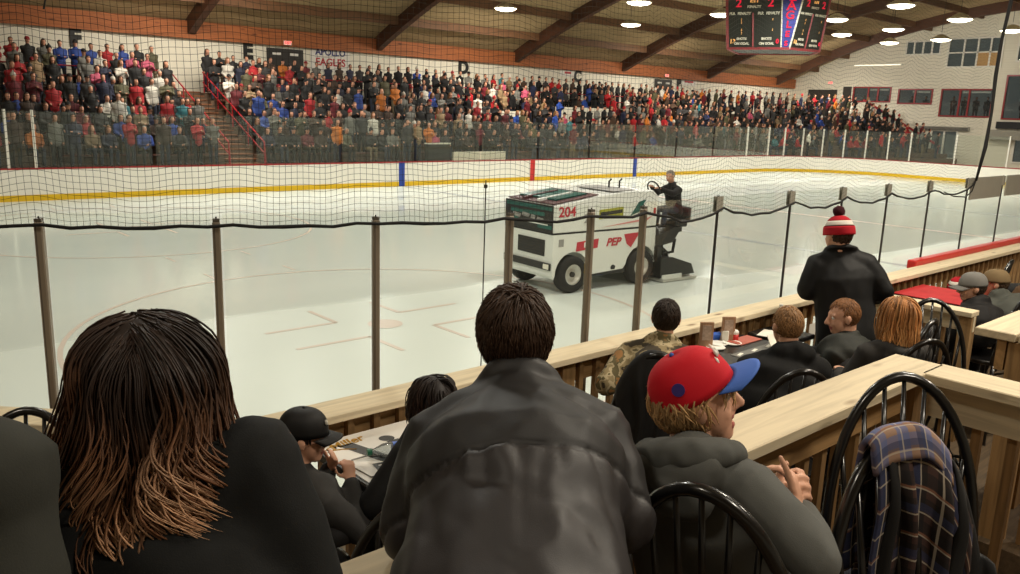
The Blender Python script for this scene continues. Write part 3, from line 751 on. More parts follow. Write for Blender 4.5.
def board_rail(name, label, runs, zt, cap_w, cap_h, zf, group=None, bal=.135, apron=.13, capm=None, posts=(), bs=-1):
    """runs: list of ((x0,y0),(x1,y1)) centre lines of the cap; balusters, apron boards and posts as parts"""
    (x0, y0), _ = runs[0]
    t = thing(name, label, 'railing', (x0, y0, zf), 0, group); o = V((x0, y0, zf))
    for a, c in runs:
        a, c = V((*a, 0)), V((*c, 0)); d = (c - a).normalized(); L = (c - a).length; ax = 'x' if abs(d.x) > abs(d.y) else 'y'
        cm = M['wood_x'] if ax == 'x' else M['wood_y']
        if capm: cm = capm
        z = zt - zf; A, C = a - o, c - o; A.z = C.z = 0
        MB().bar(A + ZU * (z - cap_h / 2), C + ZU * (z - cap_h / 2), cap_w, cap_h).build('top_cap', cm, t, bevel=.004)
        am = M['wood_old_x'] if ax == 'x' else M['wood_y']
        MB().bar(A + ZU * (z - cap_h - apron / 2), C + ZU * (z - cap_h - apron / 2), .036, apron).build('apron_board', am, t)
        MB().bar(A + ZU * .1, C + ZU * .1, .036, .09).build('bottom_board', am, t)
        n = max(1, int(L / bal)); me = None
        for q in range(n):
            p = A + d * (L * (q + .5) / n); off = V((d.y, -d.x, 0)) * .034 * bs
            if me is None: me = MB().box((0, 0, (z - cap_h + .06) / 2 + .02), (.034, .034, z - cap_h - .1)).mesh('baluster', M['bal'])
            b_ = link('baluster', me, t); b_.location = p + off
    for x, y in posts:
        p = V((x, y, zf)) - o; MB().span((p.x - .045, p.y - .045, 0), (p.x + .045, p.y + .045, zt - zf - cap_h)).build('post', M['wood_z'], t)
    return t

# ledge beside the glass (bends with the rink corner)
board_rail('deck_railing', 'long wooden drink ledge on balusters right beside the rink glass', [((13, 3.19), (1.36, 3.19)), ((1.36, 3.22), (-.6, 5.12))], ZLEDGE, .19, .04, ZL, 'timber railings', .14, .14, None, [(u, 3.19) for u in (1.42, 3.3, 5.2, 7.1, 9, 11)])
board_rail('deck_railing', 'wide-capped wooden railing before the nearest seats, turning a corner by the empty chair', [((.66, 1.305), (3.46, 1.305)), ((3.375, 1.22), (3.375, -3.2))], ZRAIL, .20, .042, ZUP, 'timber railings', .125, .15, None, [(.72, 1.3), (3.38, 1.30), (2.0, 1.3), (3.375, -.2)])
board_rail('deck_railing', 'short wooden divider railing running to the ledge by the blonde woman', [((6.64, 3.06), (6.64, 2.15))], ZLEDGE, .15, .04, ZL, 'timber railings', .13, .12, None, [(6.64, 2.2)])
# counter box on the right
t = thing('drink_counter', 'wide timber drink counter on plank sides at the right edge of the seats', 'counter', (4.28, 1.4, ZUP)); z = ZRAIL - ZUP
for q, (n0, n1) in enumerate(((-.02, -.20), (-.21, -.385), (-.395, -.57))): MB().span((0, n1, z - .04), (4.2, n0, z)).build('top_plank', M['wood_x'], t, bevel=.004)
MB().span((.02, -.16, z - .19), (4.2, -.12, z - .045)).build('apron_board', M['wood_old_x'], t); MB().span((.03, -4.4, z - .19), (.07, -.165, z - .045)).build('apron_board', M['wood_old_x'], t)
MB().span((-.02, -4.4, z - .04), (.22, -.575, z)).build('top_plank', M['wood_y'], t, bevel=.004)
me = MB().span((0, -.055, 0), (.025, .055, z - .045)).mesh('side_plank', M['bal'])
for q in range(24):
    o = link('side_plank', me, t); o.location = (.075, -.22 - .16 * q, 0)
me2 = MB().span((-.055, 0, 0), (.055, .025, z - .045)).mesh('front_plank', M['bal'])
for q in range(20):
    o = link('front_plank', me2, t); o.location = (.2 + .17 * q, -.19, 0)
MB().span((.02, -.26, 0), (.11, -.17, z - .045)).build('post', M['wood_z'], t)

# ---- Windsor bow-back bar chair
M['chair'] = mat('chair_black', (13, 12, 12), .28, coat=.4)
CH_S, CH_T = .64, 1.25       # seat and bow heights
def make_chair(label, group='black bow-back chairs'):
    t = thing('windsor_chair', label, 'chair', (0, 0, 0), 0, group)
    b = MB(); R = []
    for z, k in ((CH_S - .035, .86), (CH_S - .02, .98), (CH_S + .0, 1.0), (CH_S + .006, .9), (CH_S - .006, .5)):
        R.append([V((.225 * k * cos(a) * (1 + .06 * sin(a)), .21 * k * sin(a), z)) for a in [2 * pi * q / 24 for q in range(24)]])
    b.rings(R); b.build('seat', M['chair'], t, smooth=True)
    def bow(a):      # arch at the rear of the seat (local -y), leaning back
        h = sin(a); w = cos(a)
        return V((.225 * (1 if abs(w) < 1 else 1) * w * (1 + .10 * (1 - h) * h), -.165 - .10 * h - .02 * (1 - abs(w)), CH_S + (CH_T - CH_S - .018) * h ** .8))
    P = [bow(pi * q / 28) for q in range(29)]
    MB().tube(P, [.0165] * 29, 8).build('back_bow', M['chair'], t, smooth=True)
    for q in range(7):
        x = -.156 + .052 * q; a = math.acos(max(-1, min(1, x * 1.18 / .225))); top = bow(a)
        MB().tube([V((x * .86, -.165, CH_S - .005)), V((x * .95, -.165, CH_S)).lerp(top, .5) + V((0, .004, 0)), top], [.008, .0105, .007], 6).build('spindle', M['chair'], t, smooth=True)
    for sx in (-1, 1):
        for sy in (-1, 1):
            a, c = V((sx * .15, sy * .13, CH_S - .03)), V((sx * .225, sy * .205, 0))
            MB().tube([a, a.lerp(c, .3), a.lerp(c, .5), a.lerp(c, .6), c], [.014, .021, .015, .02, .012], 8).build('leg', M['chair'], t, smooth=True)
    for p, q in (((-.195, -.17, .22), (-.195, .17, .22)), ((.195, -.17, .22), (.195, .17, .22)), ((-.19, 0, .22), (.19, 0, .22)), ((-.19, .18, .3), (.19, .18, .3))):
        MB().tube([p, q], .011, 6).build('stretcher', M['chair'], t, smooth=True)
    return t
chair0 = None
def place_chair(u, n, z, yaw, label):
    global chair0
    if chair0 is None: t = chair0 = make_chair(label)
    else: t = copy_tree(chair0); t['label'] = label
    t.location = (u, n, z); t.rotation_euler = (0, 0, radians(yaw) - pi / 2)
    return t
# ================================================================== FURNITURE AND SMALL THINGS
def chair_at(px, py, zf, yaw, label):
    p = WZ(px, py, zf + CH_T); a = radians(yaw)
    return place_chair(p.x + .265 * cos(a), p.y + .265 * sin(a), zf, yaw, label)
chA = chair_at(706, 480, ZUP, 14, 'black bow-back chair the boy in the red cap is sitting in')
chB = chair_at(908, 373, ZUP, 226, 'empty black bow-back chair in the corner of the railing')
chC = chair_at(902, 437, ZUP, 246, 'black bow-back chair with a plaid shirt draped over its back')
chD = chair_at(660, 351, ZL, 40, 'black bow-back chair behind the person in camouflage')
chE = chair_at(805, 367, ZL, 50, 'black bow-back chair behind the person in the black hoodie')
chF = chair_at(930, 337, ZL, 62, 'black bow-back chair behind the blonde woman')
chG = chair_at(934, 298, ZL, 215, 'empty black bow-back chair beside the short divider railing')
chI = chair_at(24, 408, ZL, 250, 'black bow-back chair whose top shows over the shoulder at the left edge')
chJ = chair_at(418, 492, ZL, 62, 'black bow-back chair of the child beside the beer banner table')

M['table'] = mat('table_black', (22, 20, 19), .4, coat=.2)
def make_table(label, u0, u1, n0, n1, zt=1.93):
    t = thing('counter_table', label, 'table', ((u0 + u1) / 2, (n0 + n1) / 2, ZL), 0, 'black counter tables'); w, d, h = (u1 - u0) / 2, (n1 - n0) / 2, zt - ZL
    MB().span((-w, -d, h - .035), (w, d, h)).build('table_top', M['table'], t, bevel=.006)
    MB().lathe([(.04, .02), (.04, h - .035)], seg=12).build('pedestal', M['table'], t, smooth=False)
    MB().lathe([(.26, 0), (.26, .02), (.06, .05)], seg=20).build('base', M['table'], t)
    return t
T1 = (1.60, 2.55, 2.60, 3.09); T2 = (4.02, 4.92, 2.46, 3.05); T3 = (5.0, 5.36, 2.74, 3.06)
make_table('black counter table under the white beer banner', *T1)
make_table('black counter table with plates between camouflage jacket and black hoodie', *T2)
make_table('black counter table in front of the man looking left', *T3)
make_table('black counter table beyond the short divider railing', 7.3, 7.95, 2.5, 3.05)
ZT = 1.931
M['vinyl'] = mat('banner_vinyl', (232, 228, 220), .35, var=.06); M['gold'] = mat('print_gold', (176, 132, 46), .5); M['grey_print'] = mat('print_grey', (150, 148, 144), .5); M['print_dark'] = mat('print_dark', (52, 50, 46), .5)
t = thing('vinyl_banner', 'white vinyl beer banner lying on the table between the two children', 'banner', (1.62, 2.615, ZT)); L_, D_ = .90, .47
MB().span((0, 0, 0), (L_, D_, .003)).build('sheet', M['vinyl'], t)
def on(txt, x, y, size, m, sx=1, rot=0, shear=0, bold=.0, z=.004):
    Mx = Matrix.Translation((x, y, z)) @ Matrix.Rotation(radians(rot), 4, 'Z'); return text_mesh(txt, size, m, 'lettering', t, .0004, Mx, bold, sx, 'LEFT', shear)
on('Miller', .04, .385, .085, M['gold'], .9, 8, .3, .002)
on('Lite', .14, .24, .34, M['print_dark'], 1.05, 0, -.25, .014)
MB().tube([(.05, .395, .004), (.02, .38, .004), (.03, .36, .004), (.08, .345, .004), (.13, .31, .004)], .004, 5, flat=.2).build('swash', M['gold'], t)
b = MB(); P = [(.03, .03), (.02, .17), (.05, .22), (.13, .22), (.21, .14), (.22, .03)]
b.tube([(x, y, .004) for x, y in P], .006, 5, closed=True, flat=.15).build('outline', M['grey_print'], t)
on('E', .09, .10, .10, M['print_dark'], 1.1, -12, 0, .004)
MB().span((.28, .02, .003), (.42, .08, .004)).build('red_stripe', M['red'], t)
# bottle lying on the banner
M['pet'] = glassmat('bottle_plastic', (.84, .88, .88), .22, rough=.1, refl=1.2, hazecol=(.7, .74, .74)); M['green'] = mat('cap_green', (24, 92, 66), .4); M['lab_blue'] = mat('label_blue', (40, 92, 190), .4)
p = WZ(388, 449, ZT + .04); t = thing('water_bottle', 'clear plastic water bottle with green cap lying on the beer banner', 'bottle', (p.x, p.y, ZT + .036), radians(-20))
A = Matrix(((0, 0, 1), (0, 1, 0), (-1, 0, 0)))
MB().lathe([(.028, .10), (.032, .09), (.032, .0), (.03, -.02), (.013, -.06), (.013, -.075)], axis=A, seg=14).build('body', M['pet'], t, smooth=True)
MB().lathe([(.0155, -.07), (.0155, -.09)], axis=A, seg=12).build('cap', M['green'], t); MB().lathe([(.0328, .07), (.0328, .02)], axis=A, seg=14, caps=False).build('label', M['lab_blue'], t)
# things on the second table
M['plate'] = mat('plate_white', (240, 238, 230), .4); M['paper'] = mat('paper_white', (228, 224, 212), .6); M['wood_block'] = wood('block_wood', (176, 136, 104), 2, .7)
for q, (px, py, w) in enumerate(((718, 343, 'behind the other two'), (732, 342.4, 'nearest the red can'), (715.6, 346.8, 'nearest the red cap'))):
    p = WZ(px, py, ZT + .01); o = MB().lathe([(.0, .004), (.05, .004), (.062, .012), (.064, .010), (.05, 0), (0, 0)], seg=24).build('paper_plate', M['plate'], None, smooth=True); o.location = (p.x, p.y, ZT)
    tag(o, f'small white round plate on the black table, {w}', 'plate', 'white plates on the black table')
for q, (px, py, w) in enumerate(((672, 338, 'beside the head above the camouflage jacket'), (711, 337, 'behind the white plates'))):
    p = WZ(px, py, ZT); p.y = min(p.y, 3.0); t = thing('menu_stand', f'upright wooden menu stand {w}', 'menu stand', (p.x, p.y, ZT), radians(-35))
    MB().span((-.045, -.008, 0), (.045, .008, .17)).build('wooden_back', M['wood_block'], t); MB().span((-.03, -.011, .05), (.03, -.008, .15)).build('menu_card', mat('card_pink', (196, 170, 150), .6, var=.6, vscale=60), t)
p = WZ(724.5, 341, ZT); o = MB().span((-.025, -.025, 0), (.025, .025, .075)).build('napkin_box', M['paper'], None, bevel=.004); o.location = (p.x, p.y, ZT); o.rotation_euler = (0, 0, .5); tag(o, 'small white box standing behind the plates', 'box')
p = WZ(734.5, 341, ZT); t = thing('drink_can', 'small red and white can on the black table', 'can', (p.x, p.y, ZT))
MB().lathe([(.02, 0), (.024, .006), (.024, .05)], seg=14).build('body', M['red'], t, smooth=True); MB().lathe([(.024, .05), (.024, .068), (.014, .078)], seg=14).build('lid', M['plate'], t, smooth=True)
p = WZ(713.5, 341, ZT); o = MB().box((0, 0, .03), (.10, .03, .06), Matrix.Rotation(.3, 3, 'X')).build('snack_packet', M['lab_blue'], None, bevel=.008); o.location = (p.x, p.y, ZT + .002); o.rotation_euler = (0, 0, -.3); tag(o, 'crumpled blue packet in front of the wooden menu stand', 'packet')
t = thing('printed_placemat', 'grey placemat with rows of white print on the black table', 'placemat', (4.40, 2.50, ZT))
MB().span((0, 0, 0), (.52, .30, .002)).build('sheet', mat('mat_grey', (108, 106, 100), .5), t)
me = MB().span((0, 0, .002), (.07, .022, .003)).mesh('print_row', M['paper'])
for q in range(15):
    o = link('print_row', me, t); o.location = (.03 + .165 * (q % 3) + .03 * ((q // 3) % 2), .03 + .054 * (q // 3), 0); o.rotation_euler = (0, 0, .25)
o = MB().span((0, 0, 0), (.26, .12, .008)).build('red_tray', mat('tray_red', (176, 92, 76), .5), None, bevel=.003); o.location = (4.64, 2.88, ZT); tag(o, 'flat reddish tray at the far end of the table with plates', 'tray')
t = thing('folded_menu', 'white folded menu tent leaning on the table by the black hoodie', 'menu', (4.80, 2.70, ZT)); MB().box((0, -.02, .045), (.14, .004, .10), Matrix.Rotation(.5, 3, 'X')).build('front_flap', M['paper'], t); MB().box((0, .025, .045), (.14, .004, .10), Matrix.Rotation(-.5, 3, 'X')).build('rear_flap', M['paper'], t)
o = MB().span((0, 0, 0), (.2, .22, .002)).build('paper_sheet', M['paper']); o.location = (5.04, 2.76, ZT); o.rotation_euler = (0, 0, .3); tag(o, 'white paper sheet before the man looking left', 'paper')
p = WZ(812, 338, ZT); t = thing('water_bottle', 'clear upright water bottle by the face of the man looking left', 'bottle', (5.28, 2.98, ZT)); MB().lathe([(.03, 0), (.032, .01), (.032, .11), (.012, .15), (.012, .165)], seg=14).build('body', M['pet'], t, smooth=True); MB().lathe([(.014, .16), (.014, .18)], seg=10).build('cap', M['plate'], t)
t = thing('red_cloth', 'red cloth spread over the table beyond the divider railing', 'cloth', (7.3, 2.46, ZT)); MB().span((0, 0, 0), (.65, .6, .006)).build('top_fold', mat('cloth_red', (186, 40, 44), .8, var=.3), t); MB().span((0, -.006, -.3), (.65, 0, .004)).build('hanging_fold', bpy.data.materials['cloth_red'], t)
o = MB().span((8.3, 3.29, 2.0), (13, 3.38, 2.09)).build('red_ledge_rail', M['red'], None, bevel=.01); tag(o, 'red padded rail on the ledge past the two men in caps', 'rail')
p = WZ(838, 310, 1.9); t = thing('notice_sign', 'small white square notice on the ledge boards below the standing man', 'notice', (5.98, 3.09, 1.72)); MB().span((-.05, -.004, 0), (.05, 0, .12)).build('sheet', M['paper'], t)

# ---- plaid shirt and coats hung on chair backs
def plaid():
    m = bpy.data.materials.new('plaid_flannel'); m.use_nodes = True; t = NT(m); b = t.n['Principled BSDF']; b.inputs['Roughness'].default_value = .9
    uv = t.add('ShaderNodeUVMap'); sp = t.add('ShaderNodeSeparateXYZ'); t.link(uv.outputs[0], sp.inputs[0])
    def stripe(src, per, w, ph=0):
        a = t.add('ShaderNodeMath', operation='MULTIPLY_ADD'); a.inputs[1].default_value = 1 / per; a.inputs[2].default_value = ph; t.link(src, a.inputs[0])
        f = t.add('ShaderNodeMath', operation='FRACT'); t.link(a.outputs[0], f.inputs[0])
        l = t.add('ShaderNodeMath', operation='LESS_THAN'); l.inputs[1].default_value = w; t.link(f.outputs[0], l.inputs[0]); return l.outputs[0]
    cur = None
    base = t.add('ShaderNodeRGB'); base.outputs[0].default_value = srgb((62, 40, 34)); cur = base.outputs[0]
    for src, per, w, ph, col, k in ((0, .062, .5, 0, (14, 12, 14), .75), (1, .062, .5, .1, (14, 12, 14), .65), (0, .124, .20, .35, (44, 52, 84), .7), (1, .124, .18, .6, (44, 50, 80), .6), (0, .062, .06, .72, (190, 178, 160), .6), (1, .062, .07, .3, (190, 178, 160), .6), (1, .124, .05, .12, (130, 88, 66), .7)):
        x = t.add('ShaderNodeMix'); x.data_type = 'RGBA'; x.inputs[7].default_value = srgb(col)
        mm = t.add('ShaderNodeMath', operation='MULTIPLY'); mm.inputs[1].default_value = k; t.link(stripe(sp.outputs[src], per, w, ph), mm.inputs[0])
        t.link(mm.outputs[0], x.inputs['Factor']); t.link(cur, x.inputs[6]); cur = x.outputs[2]
    t.link(cur, b.inputs['Base Color']); return m
M['plaid'] = plaid()
M['plaid_light'] = M['plaid'].copy(); M['plaid_light'].name = 'plaid_lining'
for n_ in M['plaid_light'].node_tree.nodes:
    if n_.type == 'RGB': n_.outputs[0].default_value = srgb((150, 120, 100))
    if n_.type == 'MIX' and max(n_.inputs[7].default_value[:3]) < .05: n_.inputs[7].default_value = srgb((96, 108, 150))
M['coat_black'] = mat('coat_black', (16, 15, 15), .75, var=.3)
def drape(name, parent, x0, x1, front, back, mats, amp=.02, lift=.02, seed=0, nx=40, nt=50, thick=.008, spread=1.0):
    """cloth folded over the bow of a chair: hangs 'front' metres on the seat side and 'back' behind"""
    def ridge(x):
        h = sqrt(max(0.0, 1 - min(1, abs(x) / .235) ** 2.2)); return V((x, -.165 - .10 * h, CH_S + (CH_T - CH_S - .018) * max(.35, h) ** .8 + lift))
    vs = []; uv = []; fs = []
    for j in range(nt + 1):
        s = -front + (front + back) * j / nt
        for i in range(nx + 1):
            k = i / nx; x = x0 + (x1 - x0) * k; r = ridge(x)
            d = abs(s); down = max(0, d - .03); side = 1 if s < 0 else -1
            yy = side * (.018 + .02 * min(1, down / .1) + .015 * down) * min(1, d / .03)
            fold = amp * (sin(x * 55 + seed + 2.2 * down) + .6 * sin(x * 108 + seed * 2 + 3 * down)) * min(1, down / .15)
            wz = noise.noise(V((x * 7, s * 4, seed))) * .018
            px = x * (1 - .18 * spread * min(1, down / .3)) + .01 * sin(down * 12 + seed)
            vs.append((px, r.y + yy + side * abs(fold) * .6 + fold * .5 + wz, r.z - down - .01 * min(1, d / .03) + .02 * noise.noise(V((x * 9, s * 6, seed + 4)))))
            uv.append((x, s))
    for j in range(nt):
        for i in range(nx):
            a = j * (nx + 1) + i; fs.append((a, a + 1, a + nx + 2, a + nx + 1))
    me = bpy.data.meshes.new(name); me.from_pydata(vs, [], fs); u = me.uv_layers.new(name='UVMap')
    for l in me.loops: u.data[l.index].uv = uv[l.vertex_index]
    me.materials.append(mats); me.polygons.foreach_set('use_smooth', [True] * len(me.polygons))
    o = link(name, me, parent); md = o.modifiers.new('thick', 'SOLIDIFY'); md.thickness = thick; md.offset = 0
    return o
def sleeve(name, parent, pts, r, mats, seed=0):
    P = [V(p) for p in pts]; n = len(P); b = MB(); b.tube(P, [r * (1 + .18 * sin(q * 1.9 + seed)) for q in range(n)], 14, flat=.7)
    me = b.mesh(name, mats, True); u = me.uv_layers.new(name='UVMap')
    for l in me.loops:
        v = l.vertex_index; u.data[l.index].uv = ((v % 14) / 14 * .3, (v // 14) * .06)
    return link(name, me, parent)
def at_chair(ch, name, label, cat):
    t = thing(name, label, cat, ch.location, ch.rotation_euler.z); return t
t = at_chair(chC, 'plaid_shirt', 'brown, navy and cream plaid flannel shirt draped over the back of a black chair', 'shirt')
# seen from the seat side local +x is on the left in the photo
drape('shirt_body', t, -.20, .055, .60, .50, M['plaid'], .02, .03, 1.0)
drape('collar', t, -.13, .10, .10, .14, M['plaid_light'], .006, .052, 2.0, nx=24, nt=20, thick=.014, spread=0)
drape('shirt_tail', t, .05, .10, .52, .36, M['plaid'], .016, .012, 5.0, nx=16)
t = at_chair(chC, 'black_jacket', 'black jacket hanging with the plaid shirt on the chair back', 'jacket')
drape('jacket_body', t, -.235, -.14, .70, .66, M['coat_black'], .02, .045, 3.0, nx=20); drape('jacket_front', t, .0, .075, .64, .3, M['coat_black'], .02, .047, 3.7, nx=20)
t = at_chair(chD, 'black_coat', 'black coat hung over the chair behind the person in camouflage', 'coat')
drape('coat_body', t, -.20, .20, .3, .85, M['coat_black'], .016, .016, 4.0)
# ================================================================== ICE RESURFACER
M['z_white'] = mat('paint_white', (232, 234, 228), .3, var=.06); M['teal'] = mat('graphic_teal', (20, 96, 88), .35, var=.6, vscale=3, stretch=(2, .5, 6)); M['z_dark'] = mat('graphic_dark', (26, 24, 24), .4, var=.3)
M['tyre'] = mat('tyre_rubber', (30, 29, 28), .8, bump=.3, bscale=40); M['hub'] = mat('wheel_hub', (196, 194, 186), .35, metal=.3); M['pinkred'] = mat('print_red', (190, 48, 62), .5)
M['wine'] = mat('graphic_wine', (88, 52, 54), .5, var=.5, vscale=4); M['yellow_pr'] = mat('print_olive', (160, 160, 40), .5); M['lens_clear'] = mat('lens_clear', (240, 236, 220), .2)
def resurfacer():
    t = thing('ice_resurfacer', 'white ice resurfacing machine with teal and black graphics driving on the ice', 'ice resurfacer', (12.22, 11.47, 0), radians(175.5))
    AX = .93; R = .36; HW = .76
    # lower hull with wheel arches
    prof = [(-1.32, .42), (-1.32, 1.15), (1.44, 1.15), (1.44, .36), (1.40, .30), (AX + .46, .30)]
    prof += [(AX + .44 * cos(radians(a)), .36 + .44 * sin(radians(a))) for a in range(0, 181, 15)]
    prof += [(AX - .46, .32), (-AX + .50, .36)] + [(-AX + .44 * cos(radians(a)), .36 + .44 * sin(radians(a))) for a in range(10, 171, 16)] + [(-AX - .3, .46)]
    MB().prism(prof, -HW, HW).build('hull', M['z_white'], t)
    MB().prism([(-1.30, .48), (-1.3, 1.1), (1.41, 1.1), (1.41, .4), (1.38, .36), (1.37, .84), (.5, .84), (.5, .42), (-.5, .42), (-.5, .84), (-1.28, .84)], -HW + .30, HW - .30).build('chassis', M['z_dark'], t)
    # snow tank: front part and lid, sloping up to the rear
    tank = [(1.44, 1.18), (1.44, 1.70), (.28, 1.86), (-.45, 1.92), (-1.18, 1.92), (-1.34, 1.80), (-1.34, 1.18)]
    MB().prism(tank, -HW, HW).build('snow_tank', M['z_white'], t, bevel=.02)
    MB().span((-1.33, -HW + .01, 1.148), (1.445, HW - .01, 1.185)).build('seam', M['z_dark'], t)
    MB().prism([(1.42, 1.718), (.30, 1.868), (.30, 1.880), (1.42, 1.730)], -HW + .05, HW - .05).build('tank_lid', M['wine'], t)
    MB().prism([(1.2, 1.766), (.42, 1.857), (.42, 1.884), (1.2, 1.793)], -HW + .15, HW - .25).build('lid_graphic', M['teal'], t)
    for y in (-.3, .15): MB().prism([(1.38, 1.735), (.55, 1.838), (.55, 1.889), (1.38, 1.780)], y, y + .09).build('lid_stripe', M['z_white'] if y > 0 else M['wine'], t)
    # front graphics
    MB().prism([(1.443, 1.19), (1.455, 1.19), (1.455, 1.70), (1.443, 1.70)], -HW + .02, HW - .02).build('front_panel', M['z_dark'], t)
    for z, y0, y1, m in ((1.60, -.7, .72, 'teal'), (1.48, -.55, .5, 'teal'), (1.25, .3, .72, 'teal'), (1.33, -.7, -.3, 'teal')): MB().span((1.452, y0, z), (1.462, y1, z + .07)).build('front_stripe', M[m], t)
    MB().prism([(.98, 1.19), (.98, 1.70), (.42, 1.19)], 1.444, 1.464, 0).build('front_corner', M['teal'], t) if False else None
    for y0, y1, z in ((-.5, -.26, 1.40), (-.2, .02, 1.43), (.08, .2, 1.41), (.26, .44, 1.38)): MB().prism([(y0, z), (y1, z - .02), (y1 + .03, z + .05), (y0 + .03, z + .07)], 1.454, 1.464, 0).build('front_mark', M['grey_print'], t)
    MB().span((1.454, -.6, 1.315), (1.465, .6, 1.335)).build('front_stripe', M['z_white'], t)
    MB().span((1.435, -.30, .72), (1.455, .52, 1.03)).build('grille', M['z_dark'], t)
    for q in range(5): MB().span((1.45, -.26, .76 + .055 * q), (1.462, .50, .775 + .055 * q)).build('grille_bar', M['dark_metal'], t)
    MB().span((1.43, -.72, .47), (1.48, .72, .60)).build('bumper_bar', M['z_dark'], t)
    for y in (-.62, .62): MB().span((1.47, y - .08, .485), (1.495, y + .08, .585)).build('headlight', M['lens_clear'], t, bevel=.01)
    # wheels
    for x in (AX, -AX):
        for s in (1, -1):
            w = thing('wheel', None, None); w.parent = t; w.location = (x, s * .70, R); A = Matrix(((1, 0, 0), (0, 0, s), (0, -s, 0)))
            MB().lathe([(.2, -.11), (.33, -.12), (.36, -.09), (.36, .07), (.335, .11), (.22, .115), (.2, .1)], axis=A, seg=32, caps=False).build('tyre', M['tyre'], w, smooth=True)
            MB().lathe([(0, .02), (.08, .06), (.1, .03), (.14, .03), (.16, .09), (.215, .105), (.215, -.1), (0, -.1)], axis=A, seg=28, caps=False).build('rim', M['hub'], w, smooth=True)
            MB().lathe([(0, .10), (.05, .095), (.055, .04)], axis=A, seg=14, caps=False).build('hub_cap', M['dark_metal'], w)
    # side lettering
    def side(txt, x, z, size, m, sx=1, shear=0): text_mesh(txt, size, m, 'lettering', t, .003, frame_M((x, HW + .006, z), (-1, 0, 0), (0, 0, 1)), .006, sx, shear=shear)
    side('204', 1.12, 1.57, .26, M['pinkred'], 1.1); side('2', .62, 1.42, .24, M['grey_print'], 1.2)
    b = MB(); b.prism([(.86, .80), (.30, .84), (.28, 1.02), (.84, .98)], HW - .01, HW + .008); b.build('red_block', M['pinkred'], t); side('RC', .56, .91, .13, M['z_white'], 1.2)
    side('PEP', -.12, .92, .22, M['pinkred'], 1.15, .25)
    MB().prism([(-.42, 1.06), (-.86, 1.08), (-.62, .78), (-.5, .86)], HW - .01, HW + .008).build('red_swoosh', M['pinkred'], t)
    MB().prism([(.30, 1.40), (-.35, 1.44), (-.35, 1.62), (.30, 1.58)], HW - .01, HW + .008).build('olive_patch', M['yellow_pr'], t); MB().prism([(.27, 1.46), (-.32, 1.50), (-.32, 1.57), (.27, 1.53)], HW - .005, HW + .010).build('dark_line', M['z_dark'], t)
    MB().prism([(-.55, 1.42), (-.78, 1.70), (-.98, 1.74), (-.86, 1.58), (-.98, 1.56), (-.80, 1.50)], HW - .01, HW + .008).build('teal_mark', M['teal'], t)
    MB().prism([(.2, 1.235), (-1.05, 1.36), (-1.2, 1.40), (-1.05, 1.31)], HW - .01, HW + .006).build('red_flash', mat('print_pale_red', (214, 140, 136), .5), t)
    MB().span((-1.28, HW - .01, 1.44), (-1.22, HW + .012, 1.56)).build('side_light', M['red'], t)
    MB().span((1.18, HW - .01, .92), (1.30, HW + .006, 1.06)).build('access_plate', M['grey_print'], t)
    # pump and tank below
    MB().ball((.05, .55, .36), (.28, .16, .14)).build('wash_pump', M['lab_blue'], t, smooth=True); MB().span((-.5, .3, .28), (.5, .75, .40)).build('under_tray', M['z_dark'], t); MB().tube([(-.15, .70, .42), (-.15, .77, .40)], .06, 10).build('pipe_stub', M['z_dark'], t)
    # driver's platform and seat at the rear
    MB().prism([(-1.32, .95), (-1.32, .72), (-1.88, .80), (-2.12, 1.10), (-1.94, 1.12)], .05, HW).build('step_fender', M['z_dark'], t)
    MB().tube([(-1.6, .7, .76), (-1.64, .7, .56), (-1.96, .7, .58), (-2.0, .7, .86)], .035, 8).build('step_loop', M['z_dark'], t)
    MB().span((-2.34, .25, 1.10), (-1.98, .74, 1.25)).build('driver_seat', M['z_dark'], t, bevel=.03); MB().span((-2.46, .28, 1.2), (-2.36, .72, 1.52)).build('seat_back', M['z_dark'], t, bevel=.03)
    MB().span((-2.2, .32, 1.0), (-2.0, .7, 1.16)).build('seat_post', M['z_dark'], t)
    MB().tube([(-1.28, .50, 1.72), (-1.44, .50, 1.90)], .03, 8).build('steering_column', M['z_dark'], t)
    MB().tube([V((-1.46, .50, 1.92)) + V((.06 * sin(a), .17 * cos(a), .15 * sin(a))) for a in [2 * pi * q / 20 for q in range(20)]], .016, 6, closed=True).build('steering_wheel', M['z_dark'], t)
    for x in (-.55, -.85): MB().tube([(x, .1, 1.9), (x, .1, 2.06), (x - .06, .1, 2.1)], .02, 6).build('lever', M['z_dark'], t)
    MB().prism([(-.1, 1.915), (-.7, 1.93), (-.7, 1.94), (-.1, 1.925)], -.4, .7).build('deck_plate', M['grey_print'], t)
    # conditioner (sled) behind
    MB().prism([(-1.35, .10), (-1.35, .5), (-1.7, .52), (-2.3, .34), (-2.42, .12)], -.95, .95).build('conditioner', M['z_dark'], t)
    MB().span((-2.44, -1.0, .015), (-1.4, 1.0, .07)).build('runner', M['hub'], t); MB().span((-2.0, .90, .06), (-1.4, .97, .16)).build('white_skirt', M['z_white'], t)
    MB().tube([(-1.32, .6, .62), (-1.6, .62, .72), (-1.85, .6, .55), (-1.95, .55, .4)], .06, 8).build('hose', M['z_dark'], t, smooth=True); MB().tube([(-1.32, .2, .6), (-1.7, .2, .66), (-2.0, .2, .4)], .05, 8).build('hose', M['z_dark'], t, smooth=True)
    MB().span((-1.45, -.5, .45), (-1.32, .85, .75)).build('lift_arm', M['z_dark'], t)
    return t
zam = resurfacer()
